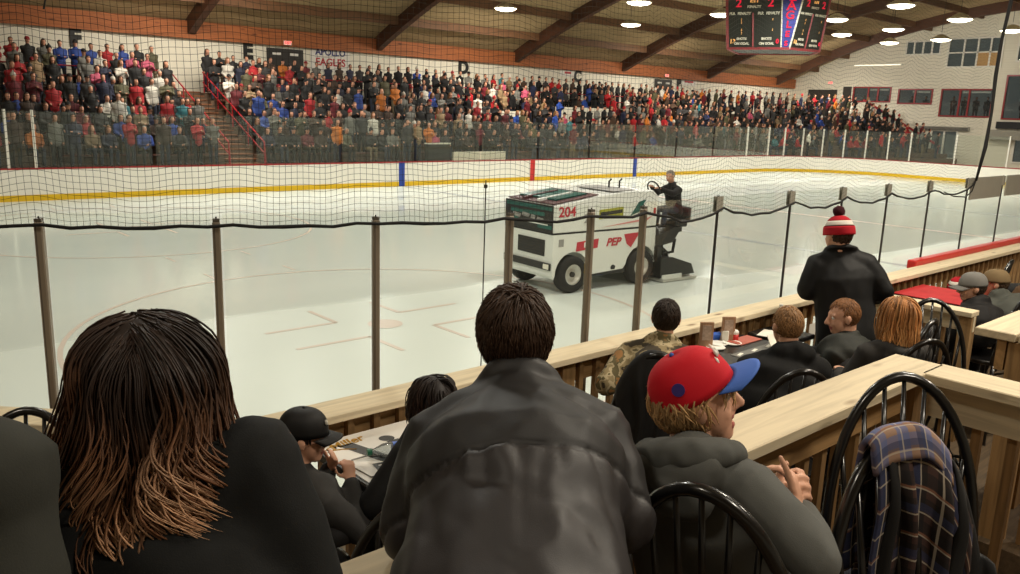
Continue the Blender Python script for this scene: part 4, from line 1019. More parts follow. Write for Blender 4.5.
# ================================================================== PEOPLE
M['skin'] = mat('skin', (218, 166, 138), .55, var=.12, vscale=14); M['lips'] = mat('lips', (170, 92, 84), .5); M['shoe'] = mat('shoe_dark', (26, 24, 24), .6)
M['eye_white'] = mat('eye_white', (226, 220, 210), .25); M['iris'] = mat('eye_iris', (60, 52, 44), .2); M['teeth'] = mat('teeth', (226, 216, 196), .3)
M['hair'] = attrmat('hair_strands', .55, spec=.3); M['jeans'] = mat('jeans', (52, 58, 74), .85, var=.3, bump=.2, bscale=200); M['dark_trousers'] = mat('dark_trousers', (28, 27, 28), .85, var=.3)

def head_chains(Mh, k=1.0, mouth=0):
    """head in its own frame (x right, y forward, z up) -> limbs in the person's frame"""
    def T(x, y, z): return Mh @ V((x * k, y * k, z * k))
    Rm = Mh.to_3x3().normalized(); sx = Rm @ V((1, 0, 0)); sy = Rm @ V((0, 1, 0))
    Bm = lambda c, r, m=0: dict(ball=T(*c), r=tuple(q * k for q in r), m=m, rot=Rm)
    C = [Bm((0, -.010, .024), (.076, .096, .094)), Bm((0, .030, -.030), (.062, .058, .080)), Bm((0, .050, -.088), (.036, .034, .028)),
         Bm((-.030, .052, -.035), (.026, .026, .030)), Bm((.030, .052, -.035), (.026, .026, .030))]
    C.append(E([T(0, .083, .022), T(0, .099, -.006), T(0, .111, -.030)], [.009 * k, .011 * k, .0135 * k], 0, sx)); C.append(Bm((0, .096, -.036), (.017, .012, .009)))
    C.append(E([T(-.048, .070, .026), T(0, .085, .028), T(.048, .070, .026)], [.010 * k] * 3, 0, sx))
    if mouth: 
        C.append(E([T(-.022, .080, -.056), T(0, .090, -.053), T(.022, .080, -.056)], [.0065 * k] * 3, 1, sx)); C.append(E([T(-.018, .077, -.080), T(0, .085, -.083), T(.018, .077, -.080)], [.0075 * k] * 3, 1, sx))
        C.append(Bm((0, .052, -.102), (.034, .030, .022)))
    else:
        C.append(E([T(-.022, .079, -.060), T(0, .088, -.058), T(.022, .079, -.060)], [.0065 * k] * 3, 1, sx)); C.append(E([T(-.018, .078, -.070), T(0, .086, -.071), T(.018, .078, -.070)], [.0065 * k] * 3, 1, sx))
    for s in (-1, 1):
        e = Matrix.Rotation(s * -.35, 3, 'Z'); C.append(dict(ball=T(s * .078, -.008, -.006), r=(.009 * k, .021 * k, .033 * k), m=0, rot=Rm @ e)); C.append(dict(ball=T(s * .084, -.016, .004), r=(.006 * k, .019 * k, .024 * k), m=0, rot=Rm @ e))
    C.append(E([T(0, -.030, -.030), T(0, -.028, -.09)], [(.054 * k, .056 * k), (.050 * k, .054 * k)], 0, sx))
    return C

def hand_chains(wr, d, up, thumb, curl=.5, s=1.0, point=None):
    """palm, four unequal bent fingers and a thumb leaving the side of the palm; d along the hand, up out of the back of the hand"""
    wr, d, up = V(wr), V(d).normalized(), V(up); up = (up - d * up.dot(d)).normalized(); sd = d.cross(up) * thumb
    C = [E([wr - d * .02, wr + d * .03, wr + d * .085 * s], [(.024 * s, .018 * s), (.036 * s, .015 * s), (.040 * s, .012 * s)], 0, sd, 12)]
    for i, (o, L) in enumerate(((.030, .070), (.010, .078), (-.010, .072), (-.029, .056))):
        p = wr + d * (.088 - .004 * abs(i - 1)) * s + sd * o * s; ang = 0; P = [p - d * .02 * s, p]
        cu = curl if point is None or i != point else .08
        for q, f in enumerate((.44, .31, .25)):
            ang += cu * (1.0, 1.1, .7)[q]; P.append(P[-1] + (d * cos(ang) - up * sin(ang) + sd * .06 * (1.5 - i) * cos(ang)) * L * f * s)
        C.append(E(P, [.0095 * s, .0095 * s, .0088 * s, .0080 * s, .0066 * s], 0, sd, 8))
    p = wr + d * .025 * s + sd * .030 * s
    C.append(E([p - sd * .012 * s, p + (d * .5 + sd * .8 - up * .25).normalized() * .034 * s, p + (d * .85 + sd * .75 - up * .5).normalized() * .062 * s, p + (d * 1.0 + sd * .45 - up * .7).normalized() * .084 * s], [.015 * s, .012 * s, .0105 * s, .008 * s], 0, up, 8))
    return C

def lock_mesh(name, curves, parent, base=None, seg=5):
    """curves: [(points, radii, colours)]"""
    vs, fs, cs = [], [], []
    if base is not None:
        for v in base[0]: vs.append(tuple(v)); cs.append(base[2])
        fs += [tuple(f) for f in base[1]]
    for P, Rr, Cc in curves:
        prev = None; n = len(P); b0 = len(vs)
        for i, p in enumerate(P):
            t = (P[min(n - 1, i + 1)] - P[max(0, i - 1)]).normalized()
            x = prev if prev is not None else (V((.3, .5, .8))); x = x - t * x.dot(t)
            if x.length < 1e-4: x = V((1, .1, 0)) - t * t.x
            x.normalize(); prev = x; y = t.cross(x)
            for k in range(seg):
                a = 2 * pi * k / seg; vs.append(tuple(p + (x * cos(a) + y * sin(a) * .7) * Rr[i])); cs.append(Cc[i])
        for i in range(n - 1):
            for k in range(seg):
                a, b = b0 + i * seg + k, b0 + i * seg + (k + 1) % seg; fs.append((a, b, b + seg, a + seg))
        fs.append(tuple(b0 + k for k in reversed(range(seg)))); fs.append(tuple(b0 + (n - 1) * seg + k for k in range(seg)))
    me = bpy.data.meshes.new(name); me.from_pydata(vs, [], fs)
    ca = me.color_attributes.new('Col', 'FLOAT_COLOR', 'POINT'); ca.data.foreach_set('color', [q for c in cs for q in (c[0], c[1], c[2], 1)])
    me.polygons.foreach_set('use_smooth', [True] * len(me.polygons)); me.materials.append(M['hair'])
    return link(name, me, parent)

HC, HR = V((0, -.012, .024)), V((.080, .100, .099))
def scalp_base(Mh, k, keep, col, grow=1.015):
    b = MB(); b.ball(HC, tuple(HR * grow), None, 4); bm = b.bm
    bad = [v for v in bm.verts if not keep(V(((v.co.x - HC.x) / HR.x, (v.co.y - HC.y) / HR.y, (v.co.z - HC.z) / HR.z)))]
    bmesh.ops.delete(bm, geom=bad, context='VERTS'); bm.verts.index_update()
    vs = [Mh @ (v.co * k) for v in bm.verts]; fs = [[v.index for v in f.verts] for f in bm.faces]; bm.free()
    return vs, fs, srgb(col)[:3]
def jit(c, a): return tuple(max(0, x * (1 + random.uniform(-a, a))) for x in c)
def short_keep(d): return not (d.y > .30 and d.z < .42 + .25 * (d.y - .3)) and d.z > -.62 - .25 * max(0, -d.y) and not (d.y > -.05 and d.z < -.05)
def short_hair(parent, Mh, k, col, n=420, length=.055, lift=.03, keep=short_keep, rad=.0062, mess=.5, name='hair'):
    rnd = random.Random(hash(name) % 7 + n); cur = []; base = srgb(col)[:3]
    crown = V((0, -.45, .9))
    while len(cur) < n:
        d = V((rnd.gauss(0, 1), rnd.gauss(0, 1), rnd.gauss(0, 1))).normalized()
        if not keep(d): continue
        g = (d - crown * d.dot(crown)) if (d - crown).length > .2 else V((rnd.uniform(-1, 1), rnd.uniform(-1, 1), 0))
        g = (g.normalized() + V((rnd.gauss(0, mess), rnd.gauss(0, mess), -.35 + rnd.gauss(0, mess * .5)))).normalized()
        P = []; q = V(d); L = length * rnd.uniform(.65, 1.25); st = 5; sh = rnd.uniform(.65, 1.25)
        for i in range(st + 1):
            h = 1.0 + lift * (i / st) ** .8 * (1 + .6 * rnd.random())
            P.append(Mh @ ((HC + V((q.x * HR.x, q.y * HR.y, q.z * HR.z)) * h) * k))
            t = g - q * g.dot(q); q = (q + t.normalized() * (L / st / .095)).normalized(); g = (g + V((0, 0, -.25))).normalized()
        c = tuple(x * sh for x in base)
        cur.append((P, [rad * k * f for f in (.9, 1.1, 1.05, .9, .6, .15)], [tuple(x * f for x in c) for f in (.7, .9, 1, 1.1, 1.2, 1.3)]))
    return lock_mesh(name, cur, parent, scalp_base(Mh, k, keep, [x * .8 for x in col]))
def long_hair(parent, Mh, k, cols, n=240, length=.40, wave=.012, curl=.018, rad=.0085, keep=None, seed=3, spread=1.0, lift=.10, clumps=60, freq=(1.1, 1.9), jit_root=.10, flow=False):
    """wavy locks: strands gathered in clumps that share one wave, falling from a crown parting; cols: root, middle, tip"""
    rnd = random.Random(seed); cur = []; keep = keep or (lambda d: not (d.y > .42 and d.z < .35) and d.z > -.5)
    C3 = [srgb(c)[:3] for c in cols]; Rm = Mh.to_3x3().normalized(); down = Rm.inverted() @ V((0, 0, -1)); roots = []
    while len(roots) < clumps:
        d = V((rnd.gauss(0, 1), rnd.gauss(0, 1), rnd.gauss(0, 1))).normalized()
        if not keep(d) or (d.z < .1 and rnd.random() < .5): continue
        roots.append(dict(d=d, L=length * rnd.uniform(.68, 1.12), ph=rnd.uniform(0, 6.28), fr=rnd.uniform(*freq), w0=rnd.uniform(.6, 1.4), sgn=1 if rnd.random() < .5 else -1, lf=lift * rnd.uniform(.35, 1.5), sh=rnd.uniform(.6, 1.4), tip=rnd.choice((.6, 1, 1.15, 1.2))))
        if flow: r_ = roots[-1]; r_['ph'] = 7 * noise.noise(d * 1.3 + V((2.2, 5.1, .4))); r_['sgn'] = 1 if d.x > -.1 else -1; r_['w0'] = 1 + .5 * noise.noise(d * 2.1)
    for q_ in range(n):
        c = roots[q_ % clumps]; d = (c['d'] + V((rnd.gauss(0, jit_root), rnd.gauss(0, jit_root), rnd.gauss(0, jit_root)))).normalized(); st = 26; P = []; q = V(d)
        L = c['L'] * rnd.uniform(.9, 1.06); ph = c['ph'] + rnd.gauss(0, .22); lf = c['lf'] * rnd.uniform(.85, 1.15); ew = V((rnd.gauss(0, 1), rnd.gauss(0, 1), rnd.gauss(0, 1))) * .0035
        p = HC + V((q.x * HR.x, q.y * HR.y, q.z * HR.z)) * 1.01; free = False; out = V((d.x, d.y, 0)); sgn = c['sgn']; side = V((1 if c['d'].x >= 0 else -1, -.35, 0))
        for i in range(st + 1):
            f = i / st; e = max(0, f - .12) / .88
            axis = V((out.x, out.y, 0)); axis = axis.normalized() if axis.length > .01 else V((1, 0, 0)); tang = V((-axis.y, axis.x, 0))
            o = (axis * (.55 + .45 * cos(c['fr'] * 6.28 * f + ph)) + tang * sin(c['fr'] * 6.28 * f + ph) * sgn) * (wave * c['w0'] * e + curl * c['w0'] * max(0, f - .55) / .45)
            P.append(Mh @ ((p + o + ew * (1 + 2.6 * f) * (1 - .75 * max(0, f - .55) / .45)) * k))
            step = L / st
            if not free:
                g = (side * .75 * max(0, q.z) + down * 1.0 + V((q.x, q.y, 0)) * .3); t = g - q * g.dot(q); t.normalize()
                q = (q + t * (step / .095)).normalized(); h = 1.0 + lf * min(1, f * 3.5); p = HC + V((q.x * HR.x, q.y * HR.y, q.z * HR.z)) * h; out = V((q.x, q.y, 0))
                if q.z < -.02: free = True
            else:
                a = V((p.x - HC.x, p.y - HC.y, 0)); a = a.normalized() if a.length > .001 else V((0, -1, 0))
                p = p + down * step * .95 + a * step * .16 * spread * (1 - f)
        sh = c['sh'] * rnd.uniform(.8, 1.2); cs = []
        for i in range(st + 1):
            f = i / st; tt = max(0, min(1, (f - .28) / .72 * c['tip']))
            cc = tuple(C3[0][j] * (1 - 2 * tt) + C3[1][j] * 2 * tt for j in range(3)) if tt < .5 else tuple(C3[1][j] * (2 - 2 * tt) + C3[2][j] * (2 * tt - 1) for j in range(3))
            cs.append(tuple(max(0, x * sh) for x in cc))
        cur.append((P, [rad * k * (1.0 - .15 * abs(2 * i / st - .8)) * (1 if i < st - 5 else (st - i + .6) / 6) for i in range(st + 1)], cs))
    return lock_mesh('hair', cur, parent, scalp_base(Mh, k, lambda d: not (d.y > .42 and d.z < .35) and d.z > -.75, [x * .8 for x in cols[0]], 1.03), 4)

def cap_part(parent, Mh, k, crown_m, brim_m, name='cap', turn=0, tilt=0, brim=.075, curve=.012, button=None):
    """ball cap: crown of six panels, brim, button, side badge"""
    Mc = Mh @ Matrix.Scale(k, 4) @ Matrix.Translation((0, -.008, .034)) @ Matrix.Rotation(radians(turn), 4, 'Z') @ Matrix.Rotation(radians(tilt), 4, 'X')
    b = MB(); R = []
    for q in range(12):
        a = pi / 2 * q / 11; z = .108 * sin(a) ** .95; rr = cos(a) ** .72 if q < 11 else .02
        ring = []
        for j in range(36):
            t = 2 * pi * j / 36; y = sin(t); seam = 1 - .012 * (abs(cos(3 * t)) < .12)
            ring.append(Mc @ V((.087 * rr * cos(t) * seam, (.110 if y > 0 else .106) * rr * sin(t) * seam, z - .012)))
        R.append(ring)
    b.rings(R, False, False); o = b.build(name, crown_m, parent, smooth=True); md = o.modifiers.new('t', 'SOLIDIFY'); md.thickness = .003
    b = MB(); R = []
    for q in range(7):
        f = q / 6; row = []
        for j in range(15):
            t = -1.12 + 2.24 * j / 14; x = .087 * sin(t) * (1 + .02 * f); y0 = .110 * cos(t); y = y0 + brim * f * (cos(t * .95) ** .35) ; row.append(V((x * (1 - .02 * f), y, -.010 - curve * (abs(t) / 1.12) ** 2 * (1 + f) - .012 * f)))
        R.append(row)
    vs = [[b.bm.verts.new(Mc @ p) for p in r] for r in R]
    for i in range(6):
        for j in range(14): b.bm.faces.new((vs[i][j], vs[i][j + 1], vs[i + 1][j + 1], vs[i + 1][j]))
    br = b.build('brim', brim_m, o, smooth=True); md = br.modifiers.new('t', 'SOLIDIFY'); md.thickness = .004
    MB().ball(Mc @ V((0, 0, .097)), .007 * k, sub=1).build('button', button or brim_m, o, smooth=True)
    return o, Mc

def garment(name, parent, chains, vox, mats, amp=.006, sc=(9, 9, 5), seed=0, smooth=5, post=None, dfun=None):
    def dsp(p, n):
        q = p + V((seed, seed * .7, 0))
        a = 1 - abs(nz(q, sc)) * 2; b_ = nz(q, (sc[0] * 2.3, sc[1] * 2.3, sc[2] * 2.0))
        return amp * (a * .8 - .4 + .45 * b_) + (dfun(p) if dfun else 0)
    me = fuse(name, chains, vox, mats, smooth, None, dsp)
    if post:
        me.polygons.foreach_set('material_index', [post(p.center) for p in me.polygons])
    return link(name, me, parent)

def cloth_mat(name, col, rough=.8, var=.35, bump=.25, bscale=120, coat=0, spec=.3):
    return mat(name, col, rough, var=var, vscale=6, bump=min(.10, bump * .3), bscale=420, coat=coat, spec=spec)

def person(label, base, zf, yaw, head, neck, shl, shr, pelvis, arms, knees=None, feet=None, hyaw=0, hpitch=0, hroll=0, hk=1.0, s=1.0, jk=1.0, jacket=None, trousers=None, jname='jacket', vox=.009, jvox=.013, amp=.006, jsc=(9, 9, 5), jpost=None, hood=None, collar=None, mouth=0, seed=0, hands=(.5, .5), handdirs=(None, None), point=(None, None), waist=None, thumb_up=None, eyes=True, dfun=None, trap=1.0, hsc=1.0):
    """all joints are world points; the figure's root is the continuous body itself"""
    Mb = Matrix.Translation((base[0], base[1], zf)) @ Matrix.Rotation(radians(yaw) - pi / 2, 4, 'Z'); Mi = Mb.inverted(); L = lambda p: Mi @ V(p)
    head, neck, shl, shr, pelvis = map(L, (head, neck, shl, shr, pelvis)); arms = [(L(e), L(w)) for e, w in arms]
    side = (shr - shl).normalized()
    Mh = Matrix.Translation(head) @ Matrix.Rotation(radians(hyaw - yaw), 4, 'Z') @ Matrix.Rotation(radians(hpitch), 4, 'X') @ Matrix.Rotation(radians(hroll), 4, 'Y')
    sits = knees is None
    if knees is None: knees = [V((x * .11 * s, .42 * s, pelvis.z - .02)) + V((pelvis.x, pelvis.y, 0)) for x in (-1, 1)]
    else: knees = [L(k_) for k_ in knees]
    if feet is None: feet = [V((k_.x, k_.y - .03, .24 if pelvis.z < .85 else .07)) for k_ in knees]
    else: feet = [L(f_) for f_ in feet]
    ch = neck - (neck - pelvis) * .20 ; wa = pelvis.lerp(neck, .38); cc = pelvis.lerp(neck, .66)
    H = head_chains(Mh, hk, mouth)
    sk = [E([pelvis, wa, cc, ch], [(.14 * s, .10 * s), (.125 * s, .09 * s), (.145 * s, .10 * s), (.11 * s, .075 * s)], 0, side)]
    skull = Mh @ V((0, -.028 * hk, -.07 * hk)); sk.append(E([ch, neck, skull], [(.06 * s, .055 * s), (.055 * hk, .055 * hk), (.052 * hk, .055 * hk)], 0, side))
    sk.append(E([shl, shr], [.05 * s] * 2, 0, (0, 0, 1)))
    tr = [E([pelvis + (neck - pelvis) * .10, pelvis], [(.175 * s * jk ** .5, .13 * s), (.175 * s, .135 * s)], 0, side)]
    for i, (e, w) in enumerate(arms):
        sh = (shl, shr)[i]; sk.append(E([sh, sh.lerp(e, .5), e], [.040 * s, .036 * s, .030 * s], 0, (0, 0, 1))); sk.append(E([e, e.lerp(w, .4), w], [.030 * s, .030 * s, .024 * s], 0, (0, 0, 1)))
        d = (w - e).normalized() if handdirs[i] is None else (Mi.to_3x3() @ V(handdirs[i])).normalized()
        upv = V((0, 0, 1)) if abs(d.z) < .8 else V((0, 1, 0))
        if thumb_up and thumb_up[i] is not None: upv = Mi.to_3x3() @ V(thumb_up[i])
        sk += hand_chains(w, d, upv, 1 if i == 0 else -1, hands[i], s * .95 * hsc, point[i])
    for i, (k_, f_) in enumerate(zip(knees, feet)):
        hp = pelvis + side * (.09 if i else -.09) * s; sk.append(E([hp, k_, f_], [.07 * s, .05 * s, .034 * s], 0, side)); fd = V((0, 1, 0))
        sk.append(E([f_ + V((0, -.04, -.035)), f_ + V((0, .05, -.04)), f_ + V((0, .15, -.045))], [(.036, .032), (.042, .03), (.034, .02)], 2, (1, 0, 0)))
        tr.append(E([hp, hp.lerp(k_, .5), k_, k_.lerp(f_, .5), f_ + V((0, 0, .02))], [.098 * s, .088 * s, .068 * s, .062 * s, .055 * s], 0, side))
    me = fuse('person', H + sk, vox, [M['skin'], M['lips'], M['shoe']], 3); o = link('person', me); o.matrix_world = Mb; tag(o, label, 'person')
    link('trousers', fuse('trousers', tr, .018, trousers or M['dark_trousers'], 4), o)
    j = jk * s; up = (neck - pelvis).normalized()
    fwdv = side.cross(up) * -1; j0 = .06 if sits else -.06
    J = [E([pelvis + up * j0, pelvis + up * (j0 + .06), wa, cc, ch, ch.lerp(neck, .6), ch.lerp(neck, 1.05)], [(.19 * j, .145 * j), (.188 * j, .145 * j), (.178 * j, .138 * j), (.195 * j, .148 * j), (.165 * j, .118 * j), (.092 * j, .09 * j), (.080 * j, .080 * j)], 0, side, 20)]
    J.append(E([shl, ch.lerp(neck, .25), shr], [.070 * j, .088 * j, .070 * j], 0, (0, 0, 1)))
    for i, (e, w) in enumerate(arms):
        sh = (shl, shr)[i]; wc = w.lerp(e, .06)
        if trap: J.append(E([ch.lerp(neck, .75).lerp(sh, .18), ch.lerp(neck, .62).lerp(sh, .55), sh], [.072 * j * trap, .075 * j * trap, .072 * j], 0, side))
        J.append(E([ch.lerp(sh, .55), sh, sh.lerp(e, .5), e], [.075 * j, .076 * j, .070 * j, .064 * j], 0, (0, 0, 1))); J.append(E([e, e.lerp(wc, .5), wc], [.064 * j, .056 * j, .042 * j], 0, (0, 0, 1)))
    if hood: J += [dict(ball=neck + up * (hood.get('z', .0)) - fwdv * hood.get('b', .075), r=hood.get('r', (.12, .06, .065)), m=0, rot=frame_M((0, 0, 0), side, up.cross(side)).to_3x3()),
                   E([neck + side * -.10 + up * .005 - fwdv * .02, neck + side * -.07 - fwdv * .09 + up * .02, neck - fwdv * .115 + up * .015, neck + side * .07 - fwdv * .09 + up * .02, neck + side * .10 + up * .005 - fwdv * .02], [.034, .042, .045, .042, .034], 0, (0, 0, 1))]
    if collar: 
        rr = collar if isinstance(collar, tuple) else (.082, .078, .03, .03)
        P = [neck + side * rr[0] * cos(a) + fwdv * (rr[1] * sin(a) - .012) + up * (rr[3] - .012 * sin(a)) for a in [2 * pi * q / 16 for q in range(17)]]
        J.append(E(P, [(rr[2] * .6, rr[2])] * 17, 0, (0, 0, 1)))
    g = garment(jname, o, J, jvox, jacket, amp, jsc, seed, 5, jpost, dfun)
    if eyes:
        for sx in (-1, 1):
            e_ = MB(); e_.ball(Mh @ V((sx * .031 * hk, .072 * hk, .006 * hk)), .0118 * hk, sub=2); eo = e_.build('eye', M['eye_white'], o, smooth=True)
            MB().ball(Mh @ V((sx * .031 * hk, .0800 * hk, .006 * hk)), .0060 * hk, sub=1).build('iris', M['iris'], eo, smooth=True)
    return o, Mh, hk

def up_at(p, dz): return V((p[0], p[1], p[2] + dz))
BL = cloth_mat('jacket_black', (20, 19, 19), .6, bump=.3, bscale=90)

# ---- man in the black jacket leaning on the railing, seen from behind
jm_top = cloth_mat('jacket_charcoal', (30, 28, 28), .55, bump=.25, bscale=160, spec=.4); jm_low = cloth_mat('jacket_slate', (46, 43, 44), .5, bump=.3, bscale=60, spec=.4)
pel = W(512, 655, 1.31); pel.z = 2.50
Nk, Hd = W(517, 402, 1.80), W(514, 338, 1.90)
def man_post(c):
    return MAN_SLOT(c)
_b = (pel.x, pel.y)
MbI = (Matrix.Translation((_b[0], _b[1], ZUP)) @ Matrix.Rotation(radians(48) - pi / 2, 4, 'Z')).inverted()
_n, _p = MbI @ Nk, MbI @ pel; _ax = (_n - _p).normalized(); _len = (_n - _p).length
def MAN_SLOT(c):
    t = (c - _p).dot(_ax) / _len
    return 1 if t < .50 + .22 * c.x and abs(c.x) < .30 else 0
def man_folds(c):
    t = (c - _p).dot(_ax) / _len; x = c.x
    seam = .50 + .22 * x; d = seam - t; f = 0
    if d > 0: f += .013 * math.exp(-d / .25) * (abs(noise.noise(V((x * 15 + t * 2, t * 1.5, 4)))) * 2 - .3) + .009 * (abs(noise.noise(V((x * 6 + t * 3, t * 3.2, 1)))) * 2 - .5) + .004 * math.exp(-d / .12) * noise.noise(V((x * 46, t * 4, 8)))
    f -= .006 * math.exp(-(d / .012) ** 2)
    return f
o, Mh, k = person('man in black padded jacket leaning on the railing, short dark hair, seen from behind', _b, ZUP, 48, Hd, Nk, W(438, 448, 1.72), W(596, 440, 1.74), pel,
    [(W(415, 530, 1.60), W(470, 478, 1.86)), (W(620, 518, 1.62), W(570, 470, 1.88))], knees=[up_at(W(480, 700, 1.36), 0) * 1, up_at(W(545, 700, 1.36), 0) * 1], feet=None, hyaw=56, hpitch=-4, s=1.06, jk=1.16, jacket=[jm_top, jm_low], jvox=.010, amp=.008, jsc=(8, 8, 4), jpost=man_post, collar=(.084, .080, .028, .030), seed=2.3, hk=1.0, dfun=man_folds, trap=1.1)
short_hair(o, Mh, k, (62, 44, 32), 2400, .075, .13, rad=.0026, mess=.45)

# ---- woman with long wavy hair
jw = cloth_mat('sweater_black', (19, 20, 20), .85, bump=.4, bscale=220)
pel = W(200, 640, 1.04); pel.z = 2.30
o, Mh, k = person('woman in black sweater with long wavy brown hair, seen from behind', (pel.x, pel.y), ZUP, 52, W(150, 392, 1.22), W(172, 470, 1.18), W(76, 505, 1.12), W(258, 462, 1.20), pel,
    [(W(60, 640, 1.05), W(120, 620, 1.3)), (W(306, 590, 1.16), W(250, 620, 1.38))], knees=[up_at(W(150, 900, 1.02), 0), up_at(W(240, 900, 1.02), 0)], hyaw=62, hpitch=-12, hroll=-6, s=.95, jk=1.10, jacket=jw, jname='sweater', jvox=.011, amp=.005, seed=5.1, hk=.98)
long_hair(o, Mh, k, ((42, 28, 20), (112, 76, 52), (204, 160, 124)), 6000, .45, .032, .020, .0018, seed=11, spread=1.4, lift=.26, clumps=130, freq=(1.3, 1.75), jit_root=.085, flow=True)

# ---- dark shoulder at the left edge
jl = cloth_mat('shirt_grey', (52, 53, 48), .85, bump=.3, bscale=200)
pel = W(-100, 640, .92); pel.z = 2.36
o, Mh, k = person('person in dark grey shirt beside the long-haired woman, only a shoulder showing', (pel.x, pel.y), ZUP, 60, W(-150, 290, .98), W(-130, 415, .96), W(-280, 455, .94), W(-4, 484, .92), pel,
    [(W(-280, 640, .92), W(-220, 680, 1.05)), (W(8, 670, .88), W(-50, 700, 1.05))], knees=[up_at(W(-150, 960, .92), 0), up_at(W(-50, 960, .92), 0)], hyaw=60, s=1.0, jk=1.08, jacket=jl, jname='shirt', jvox=.012, amp=.004, seed=8.8)
short_hair(o, Mh, k, (44, 34, 28), 260, .05, .04)

# ---- boy in the red cap
hg = cloth_mat('hoodie_grey', (98, 99, 96), .9, bump=.4, bscale=260)
sc = chA.location; pel = V((sc.x + .09, sc.y + .02, ZUP + CH_S + .14))
o, Mh, k = person('boy in grey hoodie and red cap with blue brim looking sideways, hands together', (pel.x, pel.y), ZUP, 10, W(696, 400, 1.95), W(691, 460, 1.87), W(646, 492, 1.94), W(752, 492, 1.76), pel,
    [(W(668, 600, 1.84), W(776, 505, 1.90)), (W(815, 560, 1.66), W(800, 512, 1.80))], hyaw=-42, hpitch=14, s=.92, jk=1.04, hk=.96, jacket=hg, jname='hoodie', jvox=.010, amp=.006, seed=3.3, vox=.0052, mouth=1, hood=dict(z=.035, b=.07, r=(.125, .07, .07)), trousers=M['jeans'],
    hands=(.75, .65), hsc=1.15, handdirs=(RH * .5 + ZU * .55 - FH * .3, RH * -.25 + ZU * .8 + FH * .1), point=(None, 0), thumb_up=(RH * .7 + ZU * .2, RH * .9 - FH * .3))
boy_keep = lambda d: d.z < .25 and d.z > -.75 and not (d.y > .1 and d.z < .2) and not (abs(d.y + .0) < .22 and d.z < .05 and d.z > -.6 and d.y > -.15)
short_hair(o, Mh, k, (178, 142, 98), 700, .075, .16, keep=boy_keep, rad=.0034, mess=.6)
M['cap_cloth'] = cloth_mat('cap_red_cloth', (214, 22, 40), .75, bump=.2, bscale=300); M['cap_blue'] = cloth_mat('cap_blue_cloth', (70, 110, 196), .7, bump=.2, bscale=300); M['badge_blue'] = mat('badge_navy', (60, 44, 120), .7)
cp, Mc = cap_part(o, Mh, k * 1.06, M['cap_cloth'], M['cap_blue'], tilt=19, brim=.066, curve=.006)
A = Mc.to_3x3().normalized(); q = Mc @ V((.0745, -.028, .040)); nrm = (A @ V((.95, -.22, .25))).normalized()
b = MB(); b.lathe([(0, -.004), (.016, -.004), (.016, .004), (0, .004)], q, 20, frame_M((0, 0, 0), A @ V((.25, .97, 0)), nrm.cross(A @ V((.25, .97, 0)))).to_3x3()); b.build('side_badge', M['badge_blue'], cp)
for j, (x, y, z) in enumerate(((.022, .099, .055), (.0, .104, .05), (-.022, .099, .055), (.033, .092, .040))):
    MB().ball(Mc @ V((x, y - .006, z)), (.011, .005, .013), A, 1).build('front_logo', M['plate'], cp, smooth=True)
for sx in (-1, 1): MB().tube([Mh @ V((sx * x * k, y * k, z * k)) for x, y, z in ((.018, .088, .030), (.033, .082, .036), (.047, .070, .030))], .0035, 6, flat=.6).build('eyebrow', cloth_mat('brow_fair', (150, 112, 74), .8) if sx < 0 else bpy.data.materials['brow_fair'], o)
MB().tube([Mh @ V((x * k, y * k, -.064 * k)) for x, y in ((-.018, .076), (0, .083), (.018, .076))], .0035, 6).build('teeth', M['teeth'], o)

hc = cloth_mat('hood_grey', (86, 87, 84), .9)
Bi = o.matrix_world.inverted(); nk_ = Bi @ W(691, 458, 1.87); sd_ = (Bi @ W(752, 492, 1.76) - Bi @ W(646, 492, 1.94)).normalized(); fw_ = V((0, 0, 1)).cross(sd_)
def hood_roll(p):
    c = p - nk_; return .006 * noise.noise(p * 22) + .008 * abs(noise.noise(p * 11))
P = [nk_ + sd_ * .098 * cos(a) + fw_ * (.092 * sin(a) - .012) + ZU * (.018 - .034 * sin(a) - .02 * max(0, -sin(a))) for a in [2 * pi * q / 20 for q in range(21)]]
C_ = [E(P[:12], [(.030 + .016 * max(0, -sin(2 * pi * q / 20)), .044) for q in range(12)], 0, (0, 0, 1)), E(P[10:], [(.030 + .016 * max(0, -sin(2 * pi * q / 20)), .044) for q in range(10, 21)], 0, (0, 0, 1)), dict(ball=nk_ - fw_ * .10 - ZU * .045, r=(.115, .05, .075), m=0, rot=None)]
link('hood', fuse('hood', C_, .008, hc, 4, None, lambda p, n: hood_roll(p)), o)
# ---- people at the lower tables
def seat_xy(ch): return ch.location.x, ch.location.y
def sitter(label, chair_xy, yaw, head, hyaw, hpitch, jacket, s=1.0, arms=None, jk=1.05, hk=.95, sh=None, lean=0, **kw):
    """head: world point; torso hung below it and bent to the seat"""
    a = radians(yaw); f = V((cos(a), sin(a), 0)); p = V((chair_xy[0], chair_xy[1], ZL + CH_S + .07 + .10 * s)) + f * .10; r = V((sin(a), -cos(a), 0))
    nk = V(head) - ZU * .165 * hk - f * .03; d = (nk - p).normalized()
    c = nk - d * .085 * s
    shl, shr = c - r * .185 * s, c + r * .185 * s
    if arms is None: arms = [(shl + f * .10 - ZU * .25 * s - r * .05, shl + f * .33 - ZU * .22 * s + r * .08), (shr + f * .10 - ZU * .25 * s + r * .05, shr + f * .33 - ZU * .22 * s - r * .08)]
    else: arms = [tuple(shl + f * q[1] + r * q[0] + ZU * q[2] for q in arms[0]), tuple(shr + f * q[1] + r * q[0] + ZU * q[2] for q in arms[1])]
    return person(label, (p.x, p.y), ZL, yaw, head, nk, shl, shr, p, arms, hyaw=hyaw, hpitch=hpitch, jacket=jacket, s=s, jk=jk, hk=hk, **kw)

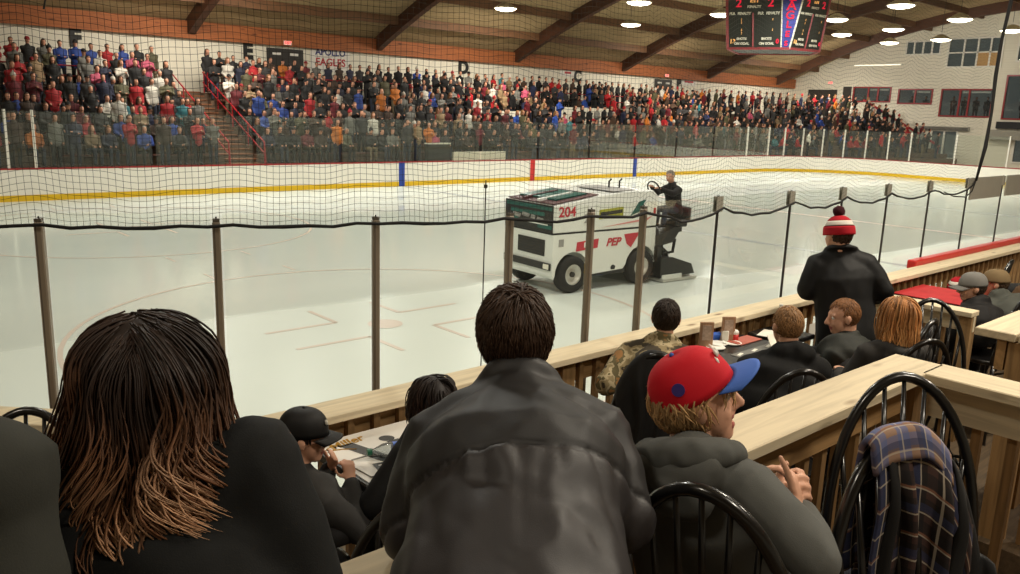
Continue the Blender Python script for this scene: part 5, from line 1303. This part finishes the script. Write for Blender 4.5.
def camo():
    m = bpy.data.materials.new('camouflage'); m.use_nodes = True; t = NT(m); b = t.n['Principled BSDF']; b.inputs['Roughness'].default_value = .9
    tc = t.add('ShaderNodeTexCoord'); n1 = t.add('ShaderNodeTexNoise'); n1.inputs['Scale'].default_value = 11; n1.inputs['Detail'].default_value = 3; t.link(tc.outputs['Object'], n1.inputs['Vector'])
    r = t.add('ShaderNodeValToRGB'); r.color_ramp.interpolation = 'CONSTANT'; r.color_ramp.elements[0].color = srgb((62, 52, 36)); r.color_ramp.elements[1].position = .44; r.color_ramp.elements[1].color = srgb((140, 124, 90))
    for p, c in ((.52, (176, 160, 126)), (.58, (98, 88, 58)), (.66, (150, 108, 62))):
        e = r.color_ramp.elements.new(p); e.color = srgb(c)
    t.link(n1.outputs['Fac'], r.inputs[0]); t.link(r.outputs[0], b.inputs['Base Color']); return m
hd = W(666, 319, 4.62); o, Mh, k = sitter('person in camouflage jacket with short dark hair leaning an arm on the ledge', seat_xy(chD), 27, hd, 36, -4, camo(), 1.0, [((-.08, -.20, -.13), (-.05, .06, -.2)), ((.0, .06, -.25), (-.12, .24, -.2))], 1.1, seed=1.2, collar=(.085, .08, .03, .02), amp=.009)
short_hair(o, Mh, k, (46, 34, 26), 800, .055, .07, rad=.0036)
hd = W(787, 327, 4.35); o, Mh, k = sitter('person in black hoodie with cropped light brown hair, seen from behind', seat_xy(chE), 52, hd, 58, -6, cloth_mat('hoodie_black', (18, 18, 18), .9, bump=.3), 1.02, None, 1.16, seed=4.4, hood=dict(z=.0, b=.09, r=(.13, .06, .07)))
short_hair(o, Mh, k, (150, 112, 74), 800, .03, .03, rad=.0034)
hd = W(843, 317, 5.4); o, Mh, k = sitter('man with brown receding hair in dark green-grey jacket looking to his left in profile', (5.18, 2.27), 95, hd, 134, -8, cloth_mat('jacket_green_grey', (46, 48, 44), .7), 1.04, None, 1.14, seed=6.1, hk=1.02, collar=(.09, .085, .035, .02), vox=.007)
short_hair(o, Mh, k, (124, 84, 52), 800, .045, .03, rad=.0034, keep=lambda d: short_keep(d) and not (d.y > .15 and d.z < .75))
hd = W(898, 317, 4.62); o, Mh, k = sitter('woman with straight reddish blonde hair over a grey hood, seen from behind', seat_xy(chF), 62, hd, 78, -6, cloth_mat('coat_dark_grey', (52, 50, 48), .85), .95, None, 1.08, seed=7.7, hood=dict(z=-.02, b=.09, r=(.14, .06, .06)))
long_hair(o, Mh, k, ((168, 116, 70), (196, 142, 88), (212, 164, 110)), 700, .27, .006, .006, .0045, seed=4, spread=.7, lift=.12)
# child with dark hair reaching over the banner
hd = W(432, 404, 3.18); o, Mh, k = sitter('child with dark bob hair in black coat reaching an arm over the beer banner', (1.95, 2.04), 62, hd, 72, -14, cloth_mat('coat_black_kid', (18, 18, 19), .75), .84, [((-.13, -.06, -.17), (-.19, .02, -.22)), ((.05, .10, -.13), (-.02, .30, -.08))], 1.14, .92, seed=9.2, hood=dict(z=-.01, b=.07, r=(.11, .05, .05)))
long_hair(o, Mh, k, ((34, 24, 20), (46, 32, 26), (60, 42, 32)), 700, .17, .006, .006, .004, seed=6, spread=.3, lift=.14)
# child in black cap
hd = W(304, 437, 3.0); pp = V((1.30, 2.62, 0)); f0 = radians(8)
o, Mh, k = sitter('child in black baseball cap and dark grey jacket with a hand at the chin', (1.33, 2.68), 2, hd, -30, -4, cloth_mat('jacket_grey_kid', (52, 51, 50), .85), .78, [((-.02, .14, -.15), (.09, .15, .03)), ((.03, .14, -.16), (-.09, .18, .00))], 1.08, .88, seed=2.9, vox=.007)
short_hair(o, Mh, k, (40, 30, 26), 200, .04, .03, keep=lambda d: d.z < .2 and short_keep(d))
cp, Mc = cap_part(o, Mh, k * 1.05, BL, BL, brim=.06); MB().ball(Mc @ V((.03, .096, .045)), (.011, .006, .013), sub=1).build('front_logo', M['paper'], cp)
# standing man in knitted hat
jb = cloth_mat('softshell_black', (17, 17, 18), .65); Y0 = 5.75; bx = W(842, 300, Y0)
o, Mh, k = person('standing man in black jacket and red and white bobble hat leaning on the ledge', (5.62, 2.72), ZL, 60, W(838, 236, Y0), W(841, 253, Y0), W(817, 265, Y0), W(868, 265, Y0 - .05), W(846, 330, Y0 - .12),
    [(W(807, 290, Y0 - .02), W(817, 294, Y0 + .28)), (W(884, 292, Y0 - .12), W(866, 301, Y0 + .12))], knees=[V((5.53, 2.78, ZL + .5)), V((5.71, 2.70, ZL + .5))], feet=[V((5.53, 2.72, ZL + .09)), V((5.72, 2.64, ZL + .09))], hyaw=70, hpitch=-6, jacket=jb, jk=1.12, s=1.0, seed=5.5, collar=(.085, .08, .03, .03), amp=.008)
short_hair(o, Mh, k, (70, 50, 36), 160, .03, .02)
def knit_hat(parent, Mh, k, pom=True):
    Mc = Mh @ Matrix.Scale(k, 4) @ Matrix.Translation((0, -.010, .018)) @ Matrix.Rotation(radians(-4), 4, 'X'); root = None
    M['knit_red'] = M.get('knit_red') or cloth_mat('knit_red', (176, 26, 40), .95, bump=.6, bscale=120); M['knit_white'] = M.get('knit_white') or cloth_mat('knit_white', (226, 216, 206), .95, bump=.6, bscale=120); M['knit_dark'] = M.get('knit_dark') or cloth_mat('knit_dark', (58, 16, 24), .95, bump=.6, bscale=120)
    def seg(z0, z1, m, nm, par, ex=0):
        R = []
        for q in range(6):
            z = z0 + (z1 - z0) * q / 5; rr = sqrt(max(.02, 1 - (max(0, z) / .128) ** 2.4)); R.append([Mc @ V(((.090 + ex) * rr * cos(t), (.112 + ex) * rr * sin(t), z)) for t in [2 * pi * j / 28 for j in range(28)]])
        b = MB(); b.rings(R, False, False); ob = b.build(nm, m, par, smooth=True); md = ob.modifiers.new('t', 'SOLIDIFY'); md.thickness = .006; return ob
    root = seg(-.01, .05, M['knit_red'], 'knit_hat', parent, .006); seg(.05, .056, M['knit_dark'], 'dark_band', root, .003); seg(.056, .088, M['knit_white'], 'white_band', root); seg(.088, .126, M['knit_red'], 'crown', root)
    if pom:
        me = MB(); me.ball(Mc @ V((0, 0, .152)), .040 * k, sub=3)
        for v in me.bm.verts: v.co += (v.co - Mc @ V((0, 0, .152))) * .25 * noise.noise(v.co * 90)
        me.build('bobble', M['knit_dark'], root, smooth=True)
    return root
knit_hat(o, Mh, k * 1.02)
text_mesh('TEAM', .03, M['paper'], 'back_print', o, .002, o.matrix_world.inverted() @ frame_M(W(846, 262, Y0 - .24), RH, ZU)) if False else None
# men beyond the divider
o2 = W(972, 288, 6.5); o, Mh, k = sitter('man in grey baseball cap and black hooded jacket sitting beyond the divider railing', (7.0, 2.12), 75, o2, 128, -4, cloth_mat('jacket_black_2', (22, 20, 20), .75), 1.04, None, 1.16, seed=3.9, hood=dict(z=-.01, b=.08, r=(.12, .055, .06)), vox=.008)
short_hair(o, Mh, k, (70, 54, 42), 200, .03, .02, keep=lambda d: d.z < .25 and short_keep(d)); cap_part(o, Mh, k * 1.06, cloth_mat('cap_grey', (118, 116, 112), .85), cloth_mat('cap_grey_2', (104, 102, 98), .85))
o2 = W(995, 284, 6.95); o, Mh, k = sitter('man in tan cap and grey-green jacket sitting behind the man in the grey cap', (7.70, 2.10), 70, o2, 110, -2, cloth_mat('jacket_sage', (74, 76, 70), .85), 1.04, None, 1.14, seed=8.1, hood=dict(z=-.01, b=.08, r=(.11, .05, .055)))
short_hair(o, Mh, k, (80, 62, 46), 200, .03, .02, keep=lambda d: d.z < .25 and short_keep(d)); cap_part(o, Mh, k * 1.06, cloth_mat('cap_tan', (124, 104, 74), .85), cloth_mat('cap_tan_2', (104, 86, 60), .85))
o2 = W(957, 290, 7.7); o, Mh, k = sitter('person in red and white knitted hat half hidden behind the man in the grey cap', (8.20, 2.72), 100, o2, 165, -4, cloth_mat('jacket_red_dark', (110, 30, 34), .85), .92, None, 1.05, seed=1.7)
knit_hat(o, Mh, k * .95, False)
o2 = W(1022, 297, 7.9); o, Mh, k = sitter('person in brown jacket cut off by the right edge of the photo', (9.05, 2.35), 60, o2, 70, -2, cloth_mat('jacket_brown', (96, 70, 46), .85), 1.0, None, 1.1, seed=6.6)
short_hair(o, Mh, k, (90, 64, 40), 220, .05, .05)
for (u, n, yw, lb) in ((5.18, 2.19, 95, 'under the man looking to his left'), (1.33, 2.68, 2, 'under the child in the black cap'), (7.0, 2.12, 75, 'under the man in the grey cap'), (7.7, 2.10, 70, 'under the man in the tan cap'), (8.20, 2.72, 100, 'under the person in the red and white hat'), (9.05, 2.35, 60, 'under the person in the brown jacket')):
    place_chair(u, n, ZL, yw, 'black bow-back chair ' + lb)
# ---- driver of the resurfacer
bpy.context.view_layer.update(); ZM = zam.matrix_world
def zp(x, y, z): return ZM @ V((x, y, z))
b0 = zp(-2.12, .50, 0)
o, Mh, k = person('man in black jacket and pale cap driving the ice resurfacer, leaning forward', (b0.x, b0.y), .82, 175.5, zp(-1.93, .50, 2.17), zp(-2.0, .50, 1.99), zp(-2.02, .69, 1.89), zp(-2.02, .31, 1.89), zp(-2.14, .50, 1.46),
    [(zp(-1.78, .74, 1.82), zp(-1.52, .64, 1.93)), (zp(-1.80, .26, 1.80), zp(-1.52, .38, 1.95))], knees=[zp(-1.74, .60, 1.47), zp(-1.74, .40, 1.47)], feet=[zp(-1.72, .60, 1.17), zp(-1.72, .40, 1.17)], hyaw=172, hpitch=-14, jacket=cloth_mat('jacket_driver', (30, 28, 28), .7), trousers=M['jeans'], jk=1.05, s=1.0, seed=2.2, collar=(.08, .075, .025, .02))
short_hair(o, Mh, k, (150, 140, 128), 200, .03, .02); 
# ================================================================== THE CROWD
M['crowd_coat'] = objmat('crowd_coat'); M['crowd_hair'] = objmat('crowd_hair')
TROUS = [mat('crowd_jeans', (44, 50, 66), .85, var=.3), mat('crowd_black_trousers', (22, 21, 22), .85, var=.3), mat('crowd_khaki', (112, 98, 76), .85, var=.3)]
M['crowd_skin'] = mat('crowd_skin', (196, 142, 116), .6, var=.15, vscale=14)
M['crowd_boot'] = mat('crowd_boot', (24, 22, 22), .7)
def figure(kind):
    """spectator facing local +y; slots: 0 coat, 1 skin, 2 trousers, 3 boots"""
    seated = kind.startswith('sit'); pz = .53 if seated else .93; ln = .10 if kind == 'sit_lean' else .02
    pel = V((0, 0, pz)); nk = V((0, ln, pz + .51)); cc = V((0, ln * .6, pz + .33)); ch = V((0, ln * .8, pz + .43)); hd = V((0, ln + .03, pz + .70))
    C = [E([pel + V((0, 0, .03 if seated else -.08)), pel + V((0, 0, .12)), cc, ch, nk], [(.19, .145), (.18, .14), (.205, .145), (.17, .115), (.085, .08)], 0), E([(-.19, ln * .8, pz + .43), (.19, ln * .8, pz + .43)], [.075, .075], 0, (0, 0, 1))]
    C += [dict(ball=hd, r=(.078, .095, .118), m=1, rot=None), dict(ball=hd + V((0, .085, -.015)), r=(.018, .025, .026), m=1, rot=None), dict(ball=hd + V((0, .03, -.07)), r=(.055, .055, .055), m=1, rot=None), E([nk + V((0, 0, -.02)), hd + V((0, -.02, -.06))], [.058, .056], 1)]
    A = {'stand': (((-.22, -.02, 1.10), (-.21, .07, .86)), ((.22, -.02, 1.10), (.21, .07, .86))),
         'cross': (((-.22, .06, 1.12), (.06, .20, 1.17)), ((.22, .06, 1.10), (-.06, .21, 1.12))),
         'pocket': (((-.225, -.04, 1.13), (-.15, .13, 1.0)), ((.225, -.04, 1.13), (.15, .13, 1.0))),
         'clap': (((-.22, .08, 1.14), (-.04, .30, 1.24)), ((.22, .08, 1.14), (.05, .30, 1.25))),
         'sit': (((-.215, .08, .72), (-.10, .30, .66)), ((.215, .08, .72), (.10, .30, .66))),
         'sit_lean': (((-.23, .22, .70), (-.05, .42, .72)), ((.23, .22, .70), (.05, .42, .70)))}[kind]
    for s, (e, w) in zip((-1, 1), A):
        sh = V((s * .195, ln * .8, pz + .42)); e, w = V(e), V(w); C.append(E([sh, e, w], [.076, .064, .046], 0, (0, 0, 1))); d = (w - e).normalized()
        C.append(E([w + d * .03, w + d * .10], [(.034, .026), (.028, .02)], 1, (0, 0, 1)))
    for s in (-1, 1):
        hp = V((s * .095, 0, pz - .02)); k = V((s * .11, .37, pz)) if seated else V((s * .105, .02, .5)); f = V((s * .11, .35, .10)) if seated else V((s * .11, -.01, .10))
        C.append(E([hp, k, f], [.098, .072, .055], 2)); C.append(E([f + V((0, -.03, -.045)), f + V((0, .13, -.05))], [(.045, .042), (.042, .035)], 3))
    return C
KINDS = ['stand', 'cross', 'pocket', 'clap', 'sit', 'sit_lean']
FIG = {}
for kd in KINDS:
    base = fuse('person', figure(kd), .03, [M['crowd_coat'], M['crowd_skin'], TROUS[0], M['crowd_boot']], 2)
    FIG[kd] = [base]
    for tm in TROUS[1:]:
        c = base.copy(); c.materials[2] = tm; FIG[kd].append(c)
def hair_mesh(kind):
    b = MB(); c = V((0, 0, 0))
    if kind == 'short':
        b.ball((0, -.018, .032), (.086, .098, .100), None, 2)
    elif kind == 'long':
        b.ball((0, -.018, .030), (.092, .102, .102), None, 2); b.lathe([(.09, .02), (.105, -.08), (.10, -.16), (.06, -.20)], (0, -.045, 0), 12)
    elif kind == 'knit':
        b.lathe([(.092, .0), (.094, .05), (.085, .10), (.05, .145), (.01, .155)], (0, -.008, 0), 14); b.ball((0, -.008, .17), .033, None, 1)
    elif kind == 'cap':
        b.lathe([(.09, .015), (.092, .05), (.075, .11), (.03, .135), (.005, .137)], (0, -.008, 0), 14); b.span((-.07, .06, .012), (.07, .155, .028))
    bad = [v for v in b.bm.verts if kind in ('short', 'long') and v.co.y > .045 and v.co.z < .045]
    bmesh.ops.delete(b.bm, geom=bad, context='VERTS')
    return b.mesh('hair', M['crowd_hair'], True)
HAIRM = {k: hair_mesh(k) for k in ('short', 'long', 'knit', 'cap')}
HEADZ = {k: V((0, (.10 if k == 'sit_lean' else .02) + .03, (.53 if k.startswith('sit') else .93) + .70)) for k in KINDS}
COATS = [('black', (24, 23, 24), 42), ('charcoal', (52, 50, 50), 18), ('dark brown', (66, 48, 36), 10), ('navy', (34, 38, 62), 9), ('maroon', (98, 26, 34), 8), ('red', (170, 30, 36), 6), ('olive', (84, 80, 56), 6), ('grey', (112, 110, 104), 7), ('tan', (142, 118, 88), 4), ('blue', (42, 70, 146), 3), ('white', (206, 200, 188), 2), ('pink', (188, 84, 110), 1), ('teal', (50, 110, 118), 1), ('orange', (196, 112, 40), 1)]
HAIRC = [((40, 30, 24), 'short', 40), ((70, 48, 32), 'short', 20), ((60, 42, 30), 'long', 16), ((134, 96, 58), 'long', 10), ((150, 146, 138), 'short', 7), ((26, 25, 26), 'cap', 7), ((150, 28, 36), 'cap', 3), ((28, 28, 32), 'knit', 6), ((170, 36, 44), 'knit', 3), ((206, 198, 186), 'knit', 3)]
# people picked out in the photo: pixel of the chest, coat, pose, head
SEEN = [(13, 46, 'red', 'pocket'), (30, 52, 'black', 'stand'), (37, 54, 'grey', 'stand'), (46, 52, 'olive', 'pocket'), (60, 53, 'blue', 'cross'), (79, 54, 'blue', 'cross'), (93, 56, 'blue', 'stand'), (112, 53, 'red', 'pocket'), (127, 54, 'blue', 'cross'), (142, 54, 'black', 'cross'), (162, 55, 'olive', 'stand'), (173, 60, 'black', 'stand'), (187, 59, 'black', 'stand'),
        (14, 72, 'grey', 'stand'), (36, 76, 'tan', 'stand'), (50, 73, 'black', 'pocket'), (69, 74, 'grey', 'stand'), (102, 69, 'white', 'cross'), (133, 76, 'black', 'stand'), (148, 79, 'pink', 'clap'), (163, 77, 'white', 'stand'), (16, 98, 'maroon', 'stand'), (74, 95, 'black', 'stand'), (128, 102, 'red', 'stand'), (146, 102, 'white', 'stand'), (163, 104, 'red', 'stand'), (181, 95, 'black', 'sit'), (192, 92, 'black', 'sit'),
        (21, 122, 'blue', 'sit'), (50, 128, 'grey', 'stand'), (88, 148, 'red', 'sit'), (50, 160, 'orange', 'sit'), (104, 150, 'navy', 'sit'), (120, 150, 'blue', 'sit'), (140, 155, 'blue', 'sit_lean'), (150, 130, 'navy', 'sit'), (180, 126, 'blue', 'sit'), (205, 128, 'navy', 'sit'), (117, 122, 'white', 'stand'), (97, 128, 'tan', 'sit'), (3, 148, 'red', 'sit'),
        (228, 72, 'white', 'pocket'), (236, 86, 'white', 'clap'), (248, 86, 'olive', 'stand'), (290, 84, 'red', 'pocket'), (272, 98, 'black', 'stand'), (278, 73, 'orange', 'cross'), (311, 73, 'grey', 'pocket'), (305, 66, 'maroon', 'stand'), (306, 90, 'black', 'stand'), (330, 114, 'red', 'sit'), (252, 116, 'blue', 'stand'), (263, 128, 'blue', 'sit'), (277, 130, 'grey', 'sit'), (297, 146, 'black', 'sit'), (313, 146, 'maroon', 'sit'), (333, 136, 'orange', 'stand'), (345, 138, 'grey', 'stand'), (362, 110, 'blue', 'stand'), (371, 130, 'white', 'stand'), (358, 140, 'charcoal', 'stand'), (405, 138, 'charcoal', 'stand'), (417, 130, 'tan', 'pocket'), (428, 152, 'pink', 'sit')]
LATER = [(462, 100, 'red'), (472, 121, 'white'), (484, 123, 'red'), (489, 82, 'red'), (498, 84, 'teal'), (497, 110, 'red'), (551, 85, 'red'), (560, 85, 'red'), (556, 115, 'blue'), (553, 122, 'blue'), (570, 112, 'maroon'), (617, 137, 'white'), (629, 145, 'red'), (670, 116, 'orange'), (733, 95, 'orange'), (751, 97, 'red'), (760, 112, 'red'), (800, 144, 'red'), (850, 152, 'red'), (650, 103, 'red'), (830, 128, 'grey'), (800, 126, 'white')]
CD = {c: v for c, v, _ in COATS}
rc = random.Random(21)
slots = []
for k in range(NR):
    u = 5.4 + .1 * (k % 3)
    while u < 66.5:
        if STAIR[0] - .28 < u < STAIR[1] + .30: u = STAIR[1] + .32
        n = row_n(k, u); lowpic = proj((u, n, row_z(k) + 1.2))
        empty = rc.random() < (.03 if k == NR - 1 else .10) or (k in (3, 4) and 29.6 < u < 32 and k == 4) or (k in (4, 5) and 34.6 < u < 39.9)
        if u > 64 and k > 6 and rc.random() < .3: empty = True
        standing = rc.random() < (1 if k == NR - 1 else (.62 if k >= 4 else .42))
        if lowpic[0] < -14: empty = True
        if not empty: slots.append(dict(k=k, u=u, n=n, st=standing))
        u += .585 + rc.uniform(-.02, .06)
for s in slots:
    s['kind'] = rc.choice(['stand', 'cross', 'pocket', 'pocket', 'clap']) if s['st'] else rc.choice(['sit', 'sit', 'sit_lean'])
    s['coat'] = rc.choices([c for c, _, _ in COATS], [w for _, _, w in COATS])[0]; s['hair'] = rc.choices(HAIRC, [w for _, _, w in HAIRC])[0]
    s['tr'] = rc.choices((0, 1, 2), (5, 6, 1))[0]; s['yaw'] = -90 + rc.uniform(-14, 14) + 4; s['h'] = rc.uniform(1.03, 1.11) * (.94 if s['k'] == NR - 1 and s['u'] > 16 else 1)
    s['px'] = proj((s['u'], s['n'], row_z(s['k']) + (1.25 if s['st'] else .85)))
for x, y, c, kd in SEEN:
    free = [s for s in slots if not s.get('fix')]; s = min(free, key=lambda s: abs(s['px'][0] - x) + 1.2 * abs(s['px'][1] - y) + (3 if s['st'] != (not kd.startswith('sit')) else 0))
    s['fix'] = True; s['coat'] = c; s['kind'] = kd; s['st'] = not kd.startswith('sit')
for x, y, c in LATER:
    free = [s for s in slots if not s.get('fix')]; s = min(free, key=lambda s: abs(s['px'][0] - x) + abs(s['px'][1] - y)); s['fix'] = True; s['coat'] = c
def place_M(s):
    n = s['n'] + (-.12 if s['st'] else .17); zz = row_z(s['k']) + (.004 if s['st'] else -.0)
    if not s['st']: zz += .03
    return Matrix.Translation((s['u'], n, zz)) @ Matrix.Rotation(radians(s['yaw']) - pi / 2, 4, 'Z') @ Matrix.Scale(s['h'], 4)
slots.sort(key=lambda s: (V((s['u'], s['n'], 0))).length)
N_ONE = 268
near, rest = slots[:N_ONE], slots[N_ONE:]
rows = {}
for s in near: rows.setdefault((s['k'], s['u'] < STAIR[0]), []).append(s)
for (k, left), L_ in rows.items():
    L_.sort(key=lambda s: s['u'], reverse=left)
    for i, s in enumerate(L_):
        rown = 'top' if k == NR - 1 else ORD[k]
        pose = {'stand': 'standing', 'cross': 'standing', 'pocket': 'standing', 'clap': 'standing', 'sit': 'seated', 'sit_lean': 'seated'}[s['kind']]
        s['label'] = f"spectator in {s['coat']} coat {pose} in the {rown} row, {ORD[i]} {'left' if left else 'right'} of the aisle stairs"
HSH = {}
for s in near:
    o = bpy.data.objects.new('person', FIG[s['kind']][s['tr']]); COL.objects.link(o); o.matrix_world = place_M(s)
    v = rc.uniform(.8, 1.25); o.color = tuple(min(1, q * v) for q in srgb(CD[s['coat']])[:3]) + (1,); tag(o, s['label'], 'person', 'spectators in the grandstand')
    hc, hk_, _ = s['hair']; h = bpy.data.objects.new('hair' if hk_ in ('short', 'long') else ('knit_hat' if hk_ == 'knit' else 'cap'), HAIRM[hk_]); COL.objects.link(h); h.parent = o; h.location = HEADZ[s['kind']]; h.color = srgb(hc)
# everyone farther along: one countless crowd
def low(kd):
    me = fuse('low', figure(kd), .045, [M['crowd_coat'], M['crowd_skin'], TROUS[0], M['crowd_boot']], 1, .38)
    co = np.empty(len(me.vertices) * 3); me.vertices.foreach_get('co', co); co = co.reshape(-1, 3)
    me.calc_loop_triangles(); nt = len(me.loop_triangles); tri = np.empty(nt * 3, dtype=np.int32); me.loop_triangles.foreach_get('vertices', tri); pi_ = np.empty(nt, dtype=np.int32); me.loop_triangles.foreach_get('polygon_index', pi_)
    mi = np.empty(len(me.polygons), dtype=np.int32); me.polygons.foreach_get('material_index', mi)
    hm = {}
    return co, tri.reshape(-1, 3), mi[pi_]
LOW = {k: low(k) for k in KINDS}
def hair_np(m):
    co = np.empty(len(m.vertices) * 3); m.vertices.foreach_get('co', co); m.calc_loop_triangles(); nt = len(m.loop_triangles); tri = np.empty(nt * 3, dtype=np.int32); m.loop_triangles.foreach_get('vertices', tri); return co.reshape(-1, 3), tri.reshape(-1, 3)
HNP = {k: hair_np(m) for k, m in HAIRM.items()}
CO, TR_, CC = [], [], []; off = 0
TC = [srgb((44, 50, 66)), srgb((22, 21, 22)), srgb((112, 98, 76))]; SKc = srgb((196, 142, 116)); BTc = srgb((24, 22, 22))
for s in rest:
    Mx = np.array(place_M(s)); co, tri, mi = LOW[s['kind']]
    p = co @ Mx[:3, :3].T + Mx[:3, 3]; v = rc.uniform(.8, 1.25); c0 = [min(1, q * v) for q in srgb(CD[s['coat']])[:3]] + [1]
    CO.append(p); TR_.append(tri + off); off += len(p); pal = np.array([c0, SKc, TC[s['tr']], BTc]); CC.append(pal[mi])
    co, tri = HNP[s['hair'][1]]; p = (co + np.array(HEADZ[s['kind']])) @ Mx[:3, :3].T + Mx[:3, 3]; CO.append(p); TR_.append(tri + off); off += len(p); CC.append(np.tile(np.array(srgb(s['hair'][0])), (len(tri), 1)))
co = np.concatenate(CO); tri = np.concatenate(TR_); cc = np.concatenate(CC)
me = bpy.data.meshes.new('crowd'); me.vertices.add(len(co)); me.vertices.foreach_set('co', co.ravel()); me.loops.add(len(tri) * 3); me.loops.foreach_set('vertex_index', tri.ravel().astype(np.int32)); me.polygons.add(len(tri)); me.polygons.foreach_set('loop_start', np.arange(0, len(tri) * 3, 3, dtype=np.int32)); me.update(calc_edges=True)
ca = me.color_attributes.new('Col', 'FLOAT_COLOR', 'CORNER'); ca.data.foreach_set('color', np.repeat(cc, 3, axis=0).ravel().astype(np.float32))
me.polygons.foreach_set('use_smooth', [True] * len(tri)); me.materials.append(attrmat('crowd_cloth', .8, spec=.2)); me.validate()
crowd = link('crowd', me); tag(crowd, 'dense crowd of distant spectators filling the far part of the grandstand', 'crowd', None, 'stuff')
# guests behind the end wall windows
gi = 0
for y0, y1, n_, w in ((30.9, 33.7, 3, 'leftmost end wall window'), (27.7, 29.9, 2, 'second end wall window'), (23.3, 26.7, 4, 'big third end wall window'), (19, 22, 2, 'tall box window')):
    for q in range(n_):
        y = y0 + (y1 - y0) * (q + .5) / n_ + rc.uniform(-.1, .1); kd = rc.choice(['stand', 'cross', 'pocket']); o = bpy.data.objects.new('person', FIG[kd][q % 2]); COL.objects.link(o)
        o.location = (EW + .75 + .2 * (q % 2), y, 3.904); o.rotation_euler = (0, 0, pi / 2); cn = rc.choice(['black', 'charcoal', 'navy', 'maroon']); o.color = srgb(CD[cn])
        tag(o, f'guest in {cn} coat behind the {w}, {ORD[q]} from its left', 'person', 'guests behind the windows'); h = bpy.data.objects.new('hair', HAIRM['short']); COL.objects.link(h); h.parent = o; h.location = HEADZ[kd]; h.color = srgb((40, 30, 24))
print('CROWD', len(near), len(rest), len(tri))
for o in SC.objects:
    if o.get('label') and len(o['label'].split()) > 16: print('LONG', len(o['label'].split()), o['label'])
